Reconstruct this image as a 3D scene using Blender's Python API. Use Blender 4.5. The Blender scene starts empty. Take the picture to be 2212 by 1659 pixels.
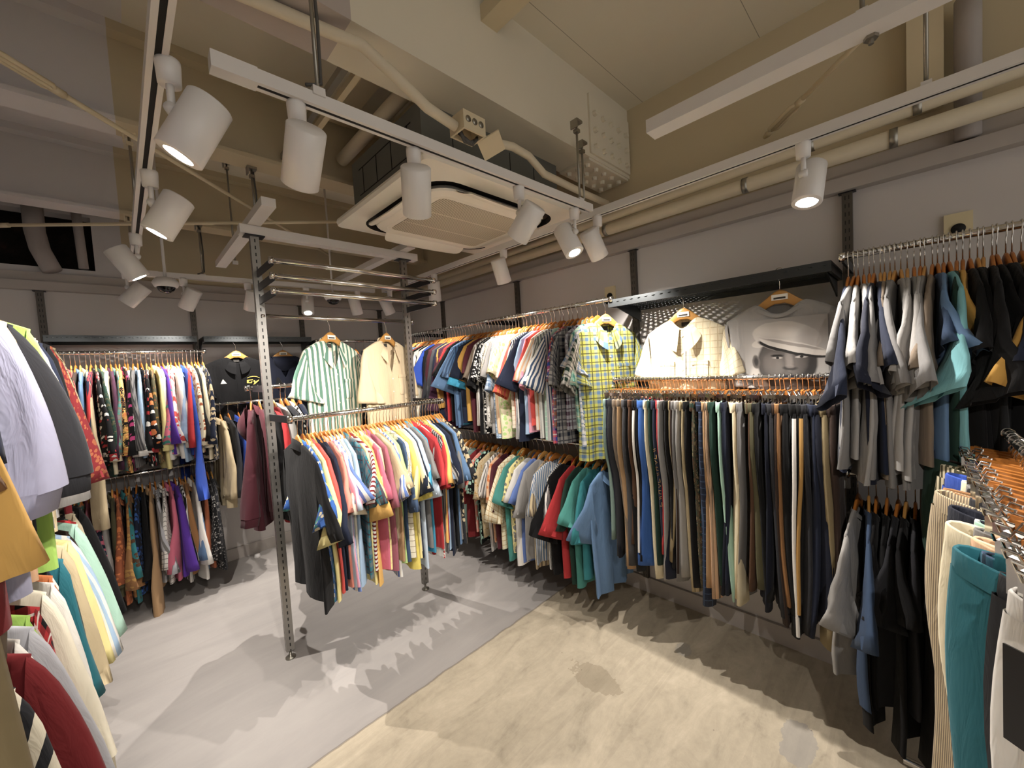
import bpy, math, random
import numpy as np
from mathutils import Vector, Matrix

scene = bpy.context.scene
COL = scene.collection
PI = math.pi

# ------------------------------------------------------------------ camera
YAW, PITCH, ROLL, FPX = math.radians(44.3), math.radians(-2.8), math.radians(-3.3), 850.0
fw = Vector((math.sin(YAW) * math.cos(PITCH), math.cos(YAW) * math.cos(PITCH), math.sin(PITCH)))
rt = Vector((math.cos(YAW), -math.sin(YAW), 0))
up = rt.cross(fw)
rt2 = rt * math.cos(ROLL) + up * math.sin(ROLL)
up2 = up * math.cos(ROLL) - rt * math.sin(ROLL)
cam_d = bpy.data.cameras.new('camera')
cam_d.sensor_fit = 'HORIZONTAL'; cam_d.sensor_width = 36.0
cam_d.lens = 36.0 * FPX / 2212.0
cam_d.clip_start = 0.02
cam = bpy.data.objects.new('camera', cam_d); COL.objects.link(cam)
cam.matrix_world = Matrix(((rt2.x, up2.x, -fw.x, 0), (rt2.y, up2.y, -fw.y, 0), (rt2.z, up2.z, -fw.z, 1.55), (0, 0, 0, 1)))
scene.camera = cam

# ------------------------------------------------------------------ world, exposure
world = bpy.data.worlds.new('world'); scene.world = world; world.use_nodes = True
wb = world.node_tree.nodes['Background']
wb.inputs[0].default_value = (1.0, 0.95, 0.89, 1); wb.inputs[1].default_value = 0.7
scene.view_settings.view_transform = 'Standard'
scene.view_settings.look = 'None'
scene.view_settings.gamma = 1.0
scene.view_settings.use_curve_mapping = False
scene.view_settings.exposure = 0.62

TRACK_Z = 2.28
SPOT_W = 62.0
LAMP_COL = (1.0, 0.93, 0.86)
# base point on the track (x, y), aim point, relative power, name of the track it hangs on
SPOTS = [   # point on the track, direction the head faces, relative power, track
    ((0.121, 1.183), (-0.445, 0.187, -0.876), 0.6, 'left'),
    ((0.109, 1.831), (-0.468, 0.113, -0.877), 0.7, 'left'),
    ((0.083, 2.624), (0.514, 0.032, -0.857), 1.5, 'left'),
    ((0.050, 3.473), (-0.627, 0.194, -0.754), 0.6, 'left'),
    ((0.380, 1.155), (0.044, 0.715, -0.698), 0.6, 'front'),
    ((0.738, 1.162), (0.320, 0.566, -0.760), 0.55, 'front'),
    ((1.217, 1.141), (-0.077, 0.701, -0.709), 1.0, 'front'),
    ((1.599, 1.142), (0.018, -0.440, -0.898), 1.0, 'front'),
    ((1.791, 0.274), (-0.325, 0.066, -0.943), 1.0, 'right'),
    ((1.778, 1.129), (0.571, -0.060, -0.819), 0.75, 'right'),
    ((1.772, 1.825), (0.424, 0.109, -0.899), 0.35, 'right'),
    ((1.762, 2.600), (0.223, 0.258, -0.940), 0.35, 'right'),
    ((1.755, 3.312), (0.459, 0.094, -0.883), 0.4, 'right'),
    ((0.335, 3.565), (-0.383, 0.386, -0.839), 0.6, 'back'),
    ((0.709, 3.530), (-0.115, 0.390, -0.913), 0.6, 'back'),
    ((1.111, 3.500), (-0.153, -0.375, -0.914), 1.4, 'back'),
    ((1.525, 3.465), (0.294, 0.204, -0.934), 0.6, 'back'),
]

# ------------------------------------------------------------------ materials
def lin(c):
    if isinstance(c, str):
        c = [int(c[i:i + 2], 16) / 255 for i in (0, 2, 4)]
    return tuple(((v / 12.92) if v <= 0.04045 else ((v + 0.055) / 1.055) ** 2.4) for v in c) + (1.0,)

class NT:
    """tiny node helper"""
    def __init__(s, name):
        s.m = bpy.data.materials.new(name); s.m.use_nodes = True
        s.t = s.m.node_tree; s.b = s.t.nodes['Principled BSDF']
    def n(s, typ, **kw):
        nd = s.t.nodes.new(typ)
        for k, v in kw.items():
            setattr(nd, k, v)
        return nd
    def l(s, a, b):
        s.t.links.new(a, b)
    def math(s, op, a, b=None, clamp=False):
        nd = s.n('ShaderNodeMath', operation=op, use_clamp=clamp)
        for i, v in enumerate((a, b)):
            if v is None: continue
            if isinstance(v, (int, float)): nd.inputs[i].default_value = v
            else: s.l(v, nd.inputs[i])
        return nd.outputs[0]
    def mix(s, f, a, b):
        nd = s.n('ShaderNodeMix', data_type='RGBA')
        for i, v in ((0, f), (6, a), (7, b)):
            if isinstance(v, (int, float)): nd.inputs[i].default_value = v
            elif isinstance(v, tuple): nd.inputs[i].default_value = v
            else: s.l(v, nd.inputs[i])
        return nd.outputs[2]
    def stripe(s, co, period, duty, off=0.0):
        x = s.math('MULTIPLY', co, 1.0 / period)
        if off: x = s.math('ADD', x, off)
        return s.math('LESS_THAN', s.math('FRACT', x), duty)
    def noise(s, vec, scale, detail=3.0, rough=0.55, dist=0.0):
        nd = s.n('ShaderNodeTexNoise'); nd.inputs['Scale'].default_value = scale
        nd.inputs['Detail'].default_value = detail; nd.inputs['Roughness'].default_value = rough
        nd.inputs['Distortion'].default_value = dist
        if vec is not None: s.l(vec, nd.inputs['Vector'])
        return nd.outputs['Fac']
    def ramp(s, f, stops, interp='LINEAR'):
        nd = s.n('ShaderNodeValToRGB'); nd.color_ramp.interpolation = interp
        e = nd.color_ramp.elements
        while len(e) < len(stops): e.new(0.5)
        for el, (p, c) in zip(e, stops): el.position = p; el.color = c
        s.l(f, nd.inputs[0]); return nd.outputs[0]
    def bump(s, h, strength, dist=0.01):
        nd = s.n('ShaderNodeBump'); nd.inputs['Strength'].default_value = strength
        nd.inputs['Distance'].default_value = dist
        s.l(h, nd.inputs['Height']); s.l(nd.outputs[0], s.b.inputs['Normal'])
    def map(s, src, sc):
        nd = s.n('ShaderNodeMapping'); nd.inputs['Scale'].default_value = sc
        s.l(src, nd.inputs['Vector']); return nd.outputs[0]

def simple(name, col, rough=0.5, metal=0.0, var=0.08, scale=8.0, spec=None, bump=0.0):
    k = NT(name); b = k.b
    tc = k.n('ShaderNodeTexCoord').outputs['Object']
    c = lin(col)
    f = k.noise(tc, scale, 4)
    lo = tuple(v * (1 - var) for v in c[:3]) + (1,); hi = tuple(min(1, v * (1 + var)) for v in c[:3]) + (1,)
    k.l(k.mix(f, lo, hi), b.inputs['Base Color'])
    b.inputs['Roughness'].default_value = rough; b.inputs['Metallic'].default_value = metal
    if spec is not None: b.inputs['Specular IOR Level'].default_value = spec
    if bump: k.bump(f, bump)
    return k.m

M = {}
M['chrome'] = simple('chrome', 'd8d6d2', 0.13, 1.0, 0.03)
def slotted(name, col, rough, metal, double):
    """channel steel with its row(s) of punched slots"""
    k = NT(name); t = k.n('ShaderNodeTexCoord').outputs['Object']; sp = k.n('ShaderNodeSeparateXYZ'); k.l(t, sp.inputs[0])
    if double: ax = k.math('LESS_THAN', k.math('ABSOLUTE', k.math('SUBTRACT', k.math('ABSOLUTE', sp.outputs[0]), .0065)), .0018)
    else: ax = k.math('LESS_THAN', k.math('MINIMUM', k.math('ABSOLUTE', sp.outputs[0]), k.math('ABSOLUTE', sp.outputs[1])), .003)
    m = k.math('MULTIPLY', ax, k.stripe(sp.outputs[2], .036, .5))
    c = lin(col); f = k.noise(t, 9, 4)
    k.l(k.mix(m, k.mix(f, tuple(v * .92 for v in c[:3]) + (1,), c), lin('0c0b0a')), k.b.inputs['Base Color'])
    k.b.inputs['Roughness'].default_value = rough
    k.l(k.math('MULTIPLY', k.math('SUBTRACT', 1.0, m), metal), k.b.inputs['Metallic']); return k.m
M['post'] = slotted('slotted_galvanised_steel', '96938e', 0.36, 0.85, False)
M['dark_post'] = slotted('slotted_dark_steel', '5c5751', 0.5, 0.6, True)
M['slot'] = simple('slot_black', '0c0b0a', 0.8)
M['bracket'] = simple('black_bracket_steel', '26262a', 0.4, 0.6)
M['shelf'] = simple('anthracite_shelf_steel', '3a3d3e', 0.42, 0.55)
M['white_metal'] = simple('white_painted_metal', 'd8d4d0', 0.4, 0.0, 0.03)
M['white_lamp'] = simple('white_lamp_enamel', 'dedbd8', 0.32, 0.0, 0.02)
M['zinc'] = simple('zinc', '9a968c', 0.35, 0.9, 0.1)
M['cream_paint'] = simple('cream_painted_steel', 'cfc1a2', 0.6, 0.0, 0.06)
M['cream_pipe'] = simple('cream_pipe_lagging', 'cfc4ac', 0.65, 0.0, 0.08, 14, bump=0.1)
M['grey_pipe'] = simple('grey_white_pipe', 'a39c98', 0.7, 0.0, 0.08, 14, bump=0.2)
M['ac_white'] = simple('ivory_plastic', 'ece7da', 0.45, 0.0, 0.02)
M['ac_dark'] = simple('slate_grey_case', '5f5f58', 0.7, 0.0, 0.08)
M['hole'] = simple('dark_void', '2a2723', 0.9)
M['ledge'] = simple('grey_white_ledge', 'b0a9a3', 0.6, 0.0, 0.05)
M['wood'] = simple('orange_beech', 'a8682c', 0.38, 0.0, 0.14, 30)
M['wood_light'] = simple('pale_beech', 'b88748', 0.38, 0.0, 0.10, 30)
M['paper'] = simple('white_sticker', 'e8e4da', 0.6, 0.0, 0.02)
M['ink'] = simple('dark_print', '33302c', 0.7)
M['black_plastic'] = simple('black_plastic', '171717', 0.35)
M['dome_glass'] = simple('smoked_dome', '0b0a0a', 0.08)
M['button'] = simple('pearl_button', 'e9e0cc', 0.3)
M['plate'] = simple('ivory_plate', 'd8cba6', 0.5)
M['cord'] = simple('grey_cable', '4b4946', 0.6)

def emit(name, col, st):
    k = NT(name); k.b.inputs['Base Color'].default_value = (0.8, 0.8, 0.8, 1)
    k.b.inputs['Emission Color'].default_value = col; k.b.inputs['Emission Strength'].default_value = st
    return k.m
M['lens'] = emit('lit_lens', (1.0, 0.93, 0.82, 1), 14.0)

def wall_mat(name, col, var=0.05):
    k = NT(name)
    g = k.n('ShaderNodeNewGeometry').outputs['Position']
    f = k.noise(g, 2.2, 5, 0.6); f2 = k.noise(g, 60, 2)
    c = lin(col); lo = tuple(v * (1 - var) for v in c[:3]) + (1,)
    k.l(k.mix(f, lo, c), k.b.inputs['Base Color']); k.b.inputs['Roughness'].default_value = 0.75
    k.bump(f2, 0.06, 0.004); return k.m
M['wall'] = wall_mat('grey_white_wall_paint', 'c9c4c1')

def split_mat(name, edge, left, right, joints=False):
    """two paints meeting along one line x = edge (the left part of the ceiling was painted grey white, the rest cream)"""
    k = NT(name)
    g = k.n('ShaderNodeNewGeometry').outputs['Position']
    sp = k.n('ShaderNodeSeparateXYZ'); k.l(g, sp.inputs[0])
    f = k.noise(g, 1.7, 5, 0.6)
    e = k.math('GREATER_THAN', sp.outputs[0], edge)
    a, b = lin(left), lin(right)
    dk = lambda c: tuple(v * 0.86 for v in c[:3]) + (1,)
    col = k.mix(e, k.mix(f, dk(a), a), k.mix(f, dk(b), b))
    if joints:   # board joints and nail heads of the near ceiling
        j = k.stripe(sp.outputs[0], 0.91, 0.004, 0.3)
        j2 = k.stripe(sp.outputs[1], 0.62, 0.005, 0.15)
        vo = k.n('ShaderNodeTexVoronoi'); vo.inputs['Scale'].default_value = 5.0; k.l(g, vo.inputs['Vector'])
        s = k.math('LESS_THAN', vo.outputs['Distance'], 0.025)
        near = k.math('LESS_THAN', sp.outputs[1], 1.2)
        d = k.math('MULTIPLY', k.math('MAXIMUM', j2, s), near)
        col = k.mix(k.math('MULTIPLY', d, 0.6), col, lin('3a3022'))
    k.l(col, k.b.inputs['Base Color']); k.b.inputs['Roughness'].default_value = 0.7
    k.bump(k.noise(g, 45, 2), 0.05, 0.004); return k.m
GREYW, CREAM = 'd6d2d1', 'dcd4c0'
M['ceiling'] = split_mat('ceiling_paint', 0.10, GREYW, CREAM, True)
M['beam_a'] = split_mat('beam_paint_a', 0.60, 'b5aaa2', CREAM)
M['beam_b'] = split_mat('beam_paint_b', 0.05, GREYW, 'c9bb9c')

def floor_mat():
    k = NT('concrete_floor')
    g = k.n('ShaderNodeNewGeometry').outputs['Position']
    sp = k.n('ShaderNodeSeparateXYZ'); k.l(g, sp.inputs[0])
    wob = k.math('MULTIPLY', k.math('SUBTRACT', k.noise(g, 7, 4), 0.5), 0.03)
    e = k.math('GREATER_THAN', k.math('ADD', sp.outputs[1], wob), 1.69)
    # grey skim coat beyond the seam, brushed along x
    st = k.map(g, (1.2, 5.0, 1.0))
    n1 = k.noise(st, 1.6, 6, 0.62, 0.6); n2 = k.noise(g, 1.3, 3)
    grey = k.ramp(k.math('ADD', k.math('MULTIPLY', n1, 0.7), k.math('MULTIPLY', n2, 0.3)),
                  [(0.25, lin('8a8683')), (0.5, lin('96918d')), (0.75, lin('a09b96'))])
    # worn bare concrete on the near side
    m1 = k.noise(k.map(g, (1.0, 2.6, 1.0)), 3.2, 9, 0.7, 0.8); m2 = k.noise(g, 22, 5, 0.7)
    beige = k.ramp(k.math('ADD', k.math('MULTIPLY', m1, 0.72), k.math('MULTIPLY', m2, 0.28)),
                   [(0.28, lin('877d6e')), (0.42, lin('a59a86')), (0.58, lin('b5a994')), (0.75, lin('c4b9a5'))])
    # trowel bands parallel to the seam and long cracks
    band = k.noise(k.map(g, (0.25, 7.0, 1.0)), 1.5, 3, 0.5, 0.4)
    beige = k.mix(k.math('MULTIPLY', k.math('LESS_THAN', band, 0.43), 0.12), beige, lin('7b7060'))
    vo = k.n('ShaderNodeTexVoronoi', feature='DISTANCE_TO_EDGE'); vo.inputs['Scale'].default_value = 1.15
    k.l(k.map(k.mix(0.06, g, k.n('ShaderNodeTexNoise').outputs['Color']), (0.8, 2.0, 1.0)), vo.inputs['Vector'])
    crack = k.math('LESS_THAN', vo.outputs['Distance'], 0.006)
    beige = k.mix(k.math('MULTIPLY', crack, 0.0), beige, lin('57493a'))
    # two patches of grey filler and one damp stain
    def blob(cx, cy, rx, ry, col, base, amt):
        dx = k.math('DIVIDE', k.math('SUBTRACT', sp.outputs[0], cx), rx)
        dy = k.math('DIVIDE', k.math('SUBTRACT', sp.outputs[1], cy), ry)
        r = k.math('ADD', k.math('MULTIPLY', dx, dx), k.math('MULTIPLY', dy, dy))
        r = k.math('ADD', r, k.math('MULTIPLY', k.math('SUBTRACT', k.noise(g, 9, 4, 0.7), 0.5), 2.2))
        return k.mix(k.math('MULTIPLY', k.math('LESS_THAN', r, 0.7), amt), base, lin(col))
    beige = blob(1.78, 0.33, 0.13, 0.07, '8d8a86', beige, 0.6)
    beige = blob(1.98, 0.86, 0.06, 0.05, '8f8b82', beige, 0.6)
    beige = blob(1.52, 1.10, 0.09, 0.16, '80745f', beige, 0.45)
    # specks
    vs = k.n('ShaderNodeTexVoronoi'); vs.inputs['Scale'].default_value = 9.0; k.l(g, vs.inputs['Vector'])
    sp_ = k.math('LESS_THAN', vs.outputs['Distance'], 0.035)
    beige = k.mix(k.math('MULTIPLY', sp_, 0.5), beige, lin('3d352a'))
    seam = k.math('LESS_THAN', k.math('ABSOLUTE', k.math('SUBTRACT', k.math('ADD', sp.outputs[1], wob), 1.69)), 0.006)
    col = k.mix(k.math('MULTIPLY', seam, 0.5), k.mix(e, beige, grey), lin('5a5044'))
    k.l(col, k.b.inputs['Base Color'])
    k.b.inputs['Roughness'].default_value = 0.62
    k.bump(k.math('ADD', m2, m1), 0.12, 0.006); return k.m
M['floor'] = floor_mat()

def brick_mat():
    k = NT('sooty_brick'); g = k.n('ShaderNodeNewGeometry').outputs['Position']
    k.l(k.ramp(k.noise(g, 9, 6, 0.7), [(0.3, lin('0c0907')), (0.6, lin('2a211a')), (0.8, lin('4a2f24'))]), k.b.inputs['Base Color'])  # brick in mottled, very dark browns
    k.b.inputs['Roughness'].default_value = 0.9; return k.m
M['brick'] = brick_mat()

def grille_mat():
    k = NT('intake_grille'); t = k.n('ShaderNodeTexCoord').outputs['Object']
    sp = k.n('ShaderNodeSeparateXYZ'); k.l(t, sp.inputs[0])
    a = k.stripe(sp.outputs[0], 0.012, 0.45); b = k.stripe(sp.outputs[1], 0.19, 0.06, 0.45)
    m = k.math('MULTIPLY', a, k.math('SUBTRACT', 1.0, b))
    k.l(k.mix(m, lin('d6cdb8'), lin('918974')), k.b.inputs['Base Color']); k.b.inputs['Roughness'].default_value = 0.5
    return k.m
M['grille'] = grille_mat()

# ------------------------------------------------------------------ mesh helpers
class MB:
    """collects shapes, then links them as ONE mesh object"""
    def __init__(s): s.v = []; s.f = []; s.uv = []; s.n = 0
    def add(s, V, F, UV=None):
        V = np.asarray(V, float).reshape(-1, 3)
        s.v.append(V); s.f += [tuple(i + s.n for i in f) for f in F]; s.n += len(V)
        s.uv.append(np.zeros((len(V), 2)) if UV is None else np.asarray(UV, float).reshape(-1, 2))
        return s
    def box(s, x0, x1, y0, y1, z0, z1, rot=None, at=None):
        V = np.array([(x, y, z) for z in (z0, z1) for y in (y0, y1) for x in (x0, x1)], float)
        if rot is not None: V = V @ np.array(rot).T
        if at is not None: V = V + np.array(at)
        return s.add(V, [(0, 2, 3, 1), (4, 5, 7, 6), (0, 1, 5, 4), (2, 6, 7, 3), (0, 4, 6, 2), (1, 3, 7, 5)])
    def tube(s, pts, r, n=10, caps=True):
        P = np.asarray(pts, float); m = len(P)
        R = np.broadcast_to(np.asarray(r, float), (m,))
        T = np.gradient(P, axis=0); T /= np.linalg.norm(T, axis=1)[:, None] + 1e-12
        a = np.array([0, 0, 1.]) if abs(T[0][2]) < 0.9 else np.array([1., 0, 0])
        u = np.cross(T[0], a); u /= np.linalg.norm(u); V = []
        th = np.arange(n) * 2 * PI / n
        for i in range(m):
            u = u - T[i] * (u @ T[i]); u /= np.linalg.norm(u) + 1e-12; w = np.cross(T[i], u)
            V.append(P[i] + R[i] * (np.cos(th)[:, None] * u + np.sin(th)[:, None] * w))
        F = [(i * n + j, i * n + (j + 1) % n, (i + 1) * n + (j + 1) % n, (i + 1) * n + j) for i in range(m - 1) for j in range(n)]
        if caps: F += [tuple(range(n))[::-1], tuple(range((m - 1) * n, m * n))]
        return s.add(np.concatenate(V), F)
    def grid(s, G, UV=None, closed=True):
        G = np.asarray(G, float); m, n = G.shape[:2]
        rng = n if closed else n - 1
        F = [(i * n + j, i * n + (j + 1) % n, (i + 1) * n + (j + 1) % n, (i + 1) * n + j) for i in range(m - 1) for j in range(rng)]
        return s.add(G.reshape(-1, 3), F, None if UV is None else np.asarray(UV).reshape(-1, 2))
    def prism(s, outline, z0, z1):
        o = [tuple(p) for p in outline]; n = len(o)
        V = [(x, y, z0) for x, y in o] + [(x, y, z1) for x, y in o]
        return s.add(V, [tuple(range(n))[::-1], tuple(range(n, 2 * n))] + [(i, (i + 1) % n, n + (i + 1) % n, n + i) for i in range(n)])
    def mesh(s, name, smooth=False, uv=False):
        me = bpy.data.meshes.new(name)
        V = np.concatenate(s.v) if s.v else np.zeros((0, 3))
        me.from_pydata(V.tolist(), [], s.f)
        if uv:
            U = np.concatenate(s.uv); lay = me.uv_layers.new(name='UVMap')
            idx = np.empty(len(me.loops), dtype=np.int32); me.loops.foreach_get('vertex_index', idx)
            lay.data.foreach_set('uv', U[idx].astype(np.float32).ravel())
        if smooth: me.polygons.foreach_set('use_smooth', np.ones(len(me.polygons), dtype=bool))
        me.update(); return me
    def build(s, name, mat, parent=None, smooth=False, uv=False, loc=None):
        me = s.mesh(name, smooth, uv); me.materials.append(mat)
        o = bpy.data.objects.new(name, me); COL.objects.link(o)
        if parent is not None: o.parent = parent
        if loc is not None: o.location = loc
        return o

def part(name, me, parent, mat=None):
    o = bpy.data.objects.new(name, me); COL.objects.link(o); o.parent = parent
    if mat is not None and not me.materials: me.materials.append(mat)
    return o
def empty(name, loc, rz=0.0):
    o = bpy.data.objects.new(name, None); COL.objects.link(o); o.location = loc; o.rotation_euler = (0, 0, rz)
    o.empty_display_size = 0.05; return o
USED = {}
def tag(o, label, cat, group=None):
    o['label'] = label; o['category'] = cat
    if group: o['group'] = group
    return o
def struct(o):
    o['kind'] = 'structure'; return o
def dir_rot(d):
    """rotation matrix that carries +Z onto d"""
    return Vector((0, 0, 1)).rotation_difference(Vector(d)).to_matrix()

# ================================================================== THE ROOM
XR, YB, XL, YF, ZC = 2.37, 4.15, -1.15, -2.6, 3.10
struct(MB().box(XL - .4, XR + .3, YF, YB + .5, -0.12, 0).build('floor', M['floor']))
struct(MB().box(XL - .4, XR + .3, YF, YB + .5, ZC, ZC + .12).build('ceiling', M['ceiling']))
struct(MB().box(XR, XR + .12, YF, YB + .12, 0, 2.36).build('wall_right', M['wall']))
struct(MB().box(XR, XR + .12, YF, YB + .12, 2.36, ZC).build('wall_right_upper', M['beam_b']))
struct(MB().box(XL - .12, XL, YF, YB + .12, 0, ZC).build('wall_left', M['wall']))
# back wall with the broken-out duct opening high on the left
hx0, hx1, hz0, hz1 = -0.62, -0.10, 2.40, 2.78
struct(MB().box(XL, XR, YB, YB + .12, 0, 2.36).build('wall_back', M['wall']))
struct(MB().box(XL, XR, YB, YB + .12, 2.36, hz0).box(hx1, XR, YB, YB + .12, hz0, hz1).box(XL, hx0, YB, YB + .12, hz0, hz1).box(XL, XR, YB, YB + .12, hz1, ZC).build('wall_back_upper', M['beam_b']))
o = struct(MB().box(hx0 - .1, hx1 + .1, YB + .36, YB + .40, hz0 - .1, hz1 + .1).box(hx0 - .1, hx0 - .06, YB + .12, YB + .36, hz0 - .1, hz1 + .1)
           .box(hx1 + .06, hx1 + .1, YB + .12, YB + .36, hz0 - .1, hz1 + .1).box(hx0 - .06, hx1 + .06, YB + .12, YB + .36, hz0 - .1, hz0 - .06)
           .box(hx0 - .06, hx1 + .06, YB + .12, YB + .36, hz1 + .06, hz1 + .1).build('wall_duct_recess', M['brick']))
# the stepped ledge that runs along both walls above the uprights
for nm, zz0, zz1, dp in (('trim_1', 2.233, 2.292, 0.055), ('trim_2', 2.292, 2.355, 0.028)):
    struct(MB().box(XR - dp, XR, YF, YB, zz0, zz1).build(nm + '_right', M['ledge']))
    struct(MB().box(XL, XR - dp, YB - dp, YB, zz0, zz1).build(nm + '_back', M['ledge']))
struct(MB().box(XR - .02, XR, YF, YB, 0, .10).build('baseboard_right', M['ledge']))
struct(MB().box(XL, XR - .02, YB - .02, YB, 0, .10).build('baseboard_back', M['ledge']))
# steel beams
b1 = struct(MB().box(XL, XR, 1.255, 1.475, 2.68, ZC).build('beam', M['beam_a']))
sp_ = MB().box(1.93, 2.36, 1.243, 1.255, 2.70, 3.02).box(1.93, 2.36, 1.26, 1.47, 2.666, 2.68)
sp_.build('splice_plate', M['beam_a'], b1)
bo = MB()
for i in range(5):
    for z in (2.74, 2.83, 2.92):
        bo.tube([(1.97 + i * .085, 1.243, z), (1.97 + i * .085, 1.222, z)], [.016, .013], 8)
    for y in (1.30, 1.365, 1.43):
        bo.tube([(1.97 + i * .085, y, 2.666), (1.97 + i * .085, y, 2.648)], [.017, .013], 8)
bo.build('bolts', M['beam_a'], b1)
for y0, y1, m in ((2.36, 2.50, 'beam_b'), (3.60, 3.75, 'beam_b')):
    yc = (y0 + y1) / 2
    struct(MB().box(XL, XR, y0, y1, 2.68, 2.70).box(XL, XR, yc - .006, yc + .006, 2.70, 3.06).box(XL, XR, y0, y1, 3.06, ZC).build('beam', M[m]))
# deck ribs between the first two beams
for i, x in enumerate((0.95, 1.30, 1.65)):
    struct(MB().box(x, x + .11, 1.475, 2.40, 3.04, ZC).build('ceiling_rib', M['cream_paint']))

# ================================================================== SERVICES UNDER THE CEILING
def pipe(name, pts, r, mat, label, cat='pipe', collars=()):
    o = MB().tube(pts, r, 14).build(name, mat, None, True)
    tag(o, label, cat)
    for c in collars:
        p = np.array(pts[0]) * (1 - c) + np.array(pts[-1]) * c
        d = (np.array(pts[-1]) - np.array(pts[0])); d /= np.linalg.norm(d)
        MB().tube([p - d * .012, p + d * .012], r * 1.1, 14).build('pipe_collar', M['zinc'], o, True)
    return o
pipe('ceiling_pipe', [(2.20, -2.4, 2.45), (2.20, 4.05, 2.40)], .026, M['cream_pipe'], 'upper cream pipe running along the right wall below the ceiling', collars=(.37, .42))
pipe('ceiling_pipe', [(2.21, -2.4, 2.335), (2.21, 4.05, 2.37)], .033, M['cream_pipe'], 'lower thick cream pipe running along the right wall above the ledge', collars=(.38, .46, .58))
pipe('stub_pipe', [(2.31, -0.145, 2.30), (2.31, -0.145, 2.70), (2.31, -0.145, 2.80)], .035, M['grey_pipe'], 'grey upright stub of pipe against the right wall behind the cream pipes')
pipe('stub_pipe', [(0.99, 1.50, 2.80), (0.995, 2.33, 2.80)], .035, M['cream_pipe'], 'short cream pipe between the beams beside the air conditioner')
pipe('drain_pipe', [(-0.36, YB - .06, 2.86), (-0.36, YB - .06, 2.62), (-0.345, YB - .07, 2.50), (-0.30, YB - .09, 2.36)], .05, M['grey_pipe'], 'thick lagged pipe in the broken wall opening at the upper left')
pipe('drain_pipe', [(-0.165, YB - .05, 2.86), (-0.155, YB - .05, 2.40)], .026, M['grey_pipe'], 'thin upright pipe at the right edge of the broken wall opening')
pipe('lagged_pipe', [(1.86, 1.56, 2.50), (2.02, 1.56, 2.50), (2.20, 1.57, 2.47), (2.30, 1.60, 2.45)], .030, M['cream_pipe'], 'lagged cream pipe leaving the right side of the air conditioner', collars=(.5,))
pipe('lagged_pipe', [(1.86, 1.68, 2.47), (2.05, 1.68, 2.46), (2.30, 1.70, 2.44)], .022, M['cream_pipe'], 'thinner lagged pipe behind the one leaving the air conditioner', collars=(.4,))
# conduit under the first beam
cond = pipe('conduit', [(-0.6, 1.36, 2.66), (0.25, 1.36, 2.66), (0.48, 1.33, 2.66), (0.64, 1.27, 2.63), (0.76, 1.24, 2.55), (0.86, 1.24, 2.505), (0.985, 1.24, 2.485)], .019, M['cream_pipe'],
            'cream conduit bending down from the big beam to the open junction box')
pipe('conduit', [(1.12, 1.27, 2.50), (1.34, 1.28, 2.545), (1.46, 1.29, 2.545), (1.58, 1.30, 2.50), (1.9, 1.31, 2.50), (2.18, 1.31, 2.50)], .018, M['cream_pipe'],
     'cream conduit running from the junction box to the right wall')
j = empty('junction_box', (1.045, 1.24, 2.50))
MB().box(-.055, .055, -.045, -.037, -.035, .035).box(-.055, .055, .037, .045, -.035, .035).box(-.055, -.047, -.037, .037, -.035, .035).box(.047, .055, -.037, .037, -.035, .035).box(-.047, .047, -.037, .037, .028, .035).build('box_shell', M['cream_paint'], j)
for k_ in (-.032, 0, .032):
    MB().tube([(k_, -.045, .004), (k_, -.0475, .004)], .0125, 14).build('knockout', M['zinc'], j, True)
MB().tube([(-.04, 0, -.02), (-.01, .01, -.05), (.02, 0, -.055), (.05, 0, -.02)], .008, 8).tube([(-.03, .02, -.02), (0, -.01, -.06), (.04, .01, -.03)], .007, 8).build('loose_wires', M['cord'], j, True)
tag(j, 'open cream junction box with loose wires under the big beam', 'junction box')
tag(MB().box(1.165, 1.255, .85, 1.255, 2.985, 3.05).build('duct_stub', M['cream_paint']), 'cream boxed duct stub entering the big beam near the ceiling', 'duct')
j = tag(MB().box(-.05, .05, -.05, .05, -.003, .003, rot=Matrix.Rotation(-.5, 3, 'X') @ Matrix.Rotation(.6, 3, 'Z')).build('box_cover', M['cream_paint'], loc=(1.17, 1.24, 2.475)), 'loose square cream cover plate hanging beside the junction box', 'cover plate')

def tie_rod(a, b, tpos, label):
    a, b = np.array(a), np.array(b); d = (b - a) / np.linalg.norm(b - a)
    o = MB().tube([a, b], .010, 8).build('tie_rod', M['cream_paint'], None, True)
    c = a + (b - a) * tpos; s = np.cross(d, (0, 0, 1)); s /= np.linalg.norm(s)
    MB().tube([c - d * .10, c - d * .08 + s * .018, c + d * .08 + s * .018, c + d * .10], .008, 8).tube([c - d * .10, c - d * .08 - s * .018, c + d * .08 - s * .018, c + d * .10], .008, 8).tube([c - d * .13, c - d * .09], .014, 8).tube([c + d * .09, c + d * .13], .014, 8).build('turnbuckle', M['cream_paint'], o, True)
    tag(o, label, 'tie rod')
tie_rod((-0.75, 1.43, 2.60), (1.35, 3.58, 2.60), 0.275, 'diagonal cream tie rod crossing the ceiling from upper left towards the back')
tie_rod((-0.95, 4.05, 2.52), (1.02, 2.50, 2.50), 0.22, 'diagonal cream tie rod running from the broken wall opening to the centre')
tie_rod((1.56, -0.20, 2.62), (2.34, 0.51, 2.60), 0.86, 'short diagonal cream tie rod above the right-hand lamp track')
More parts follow.
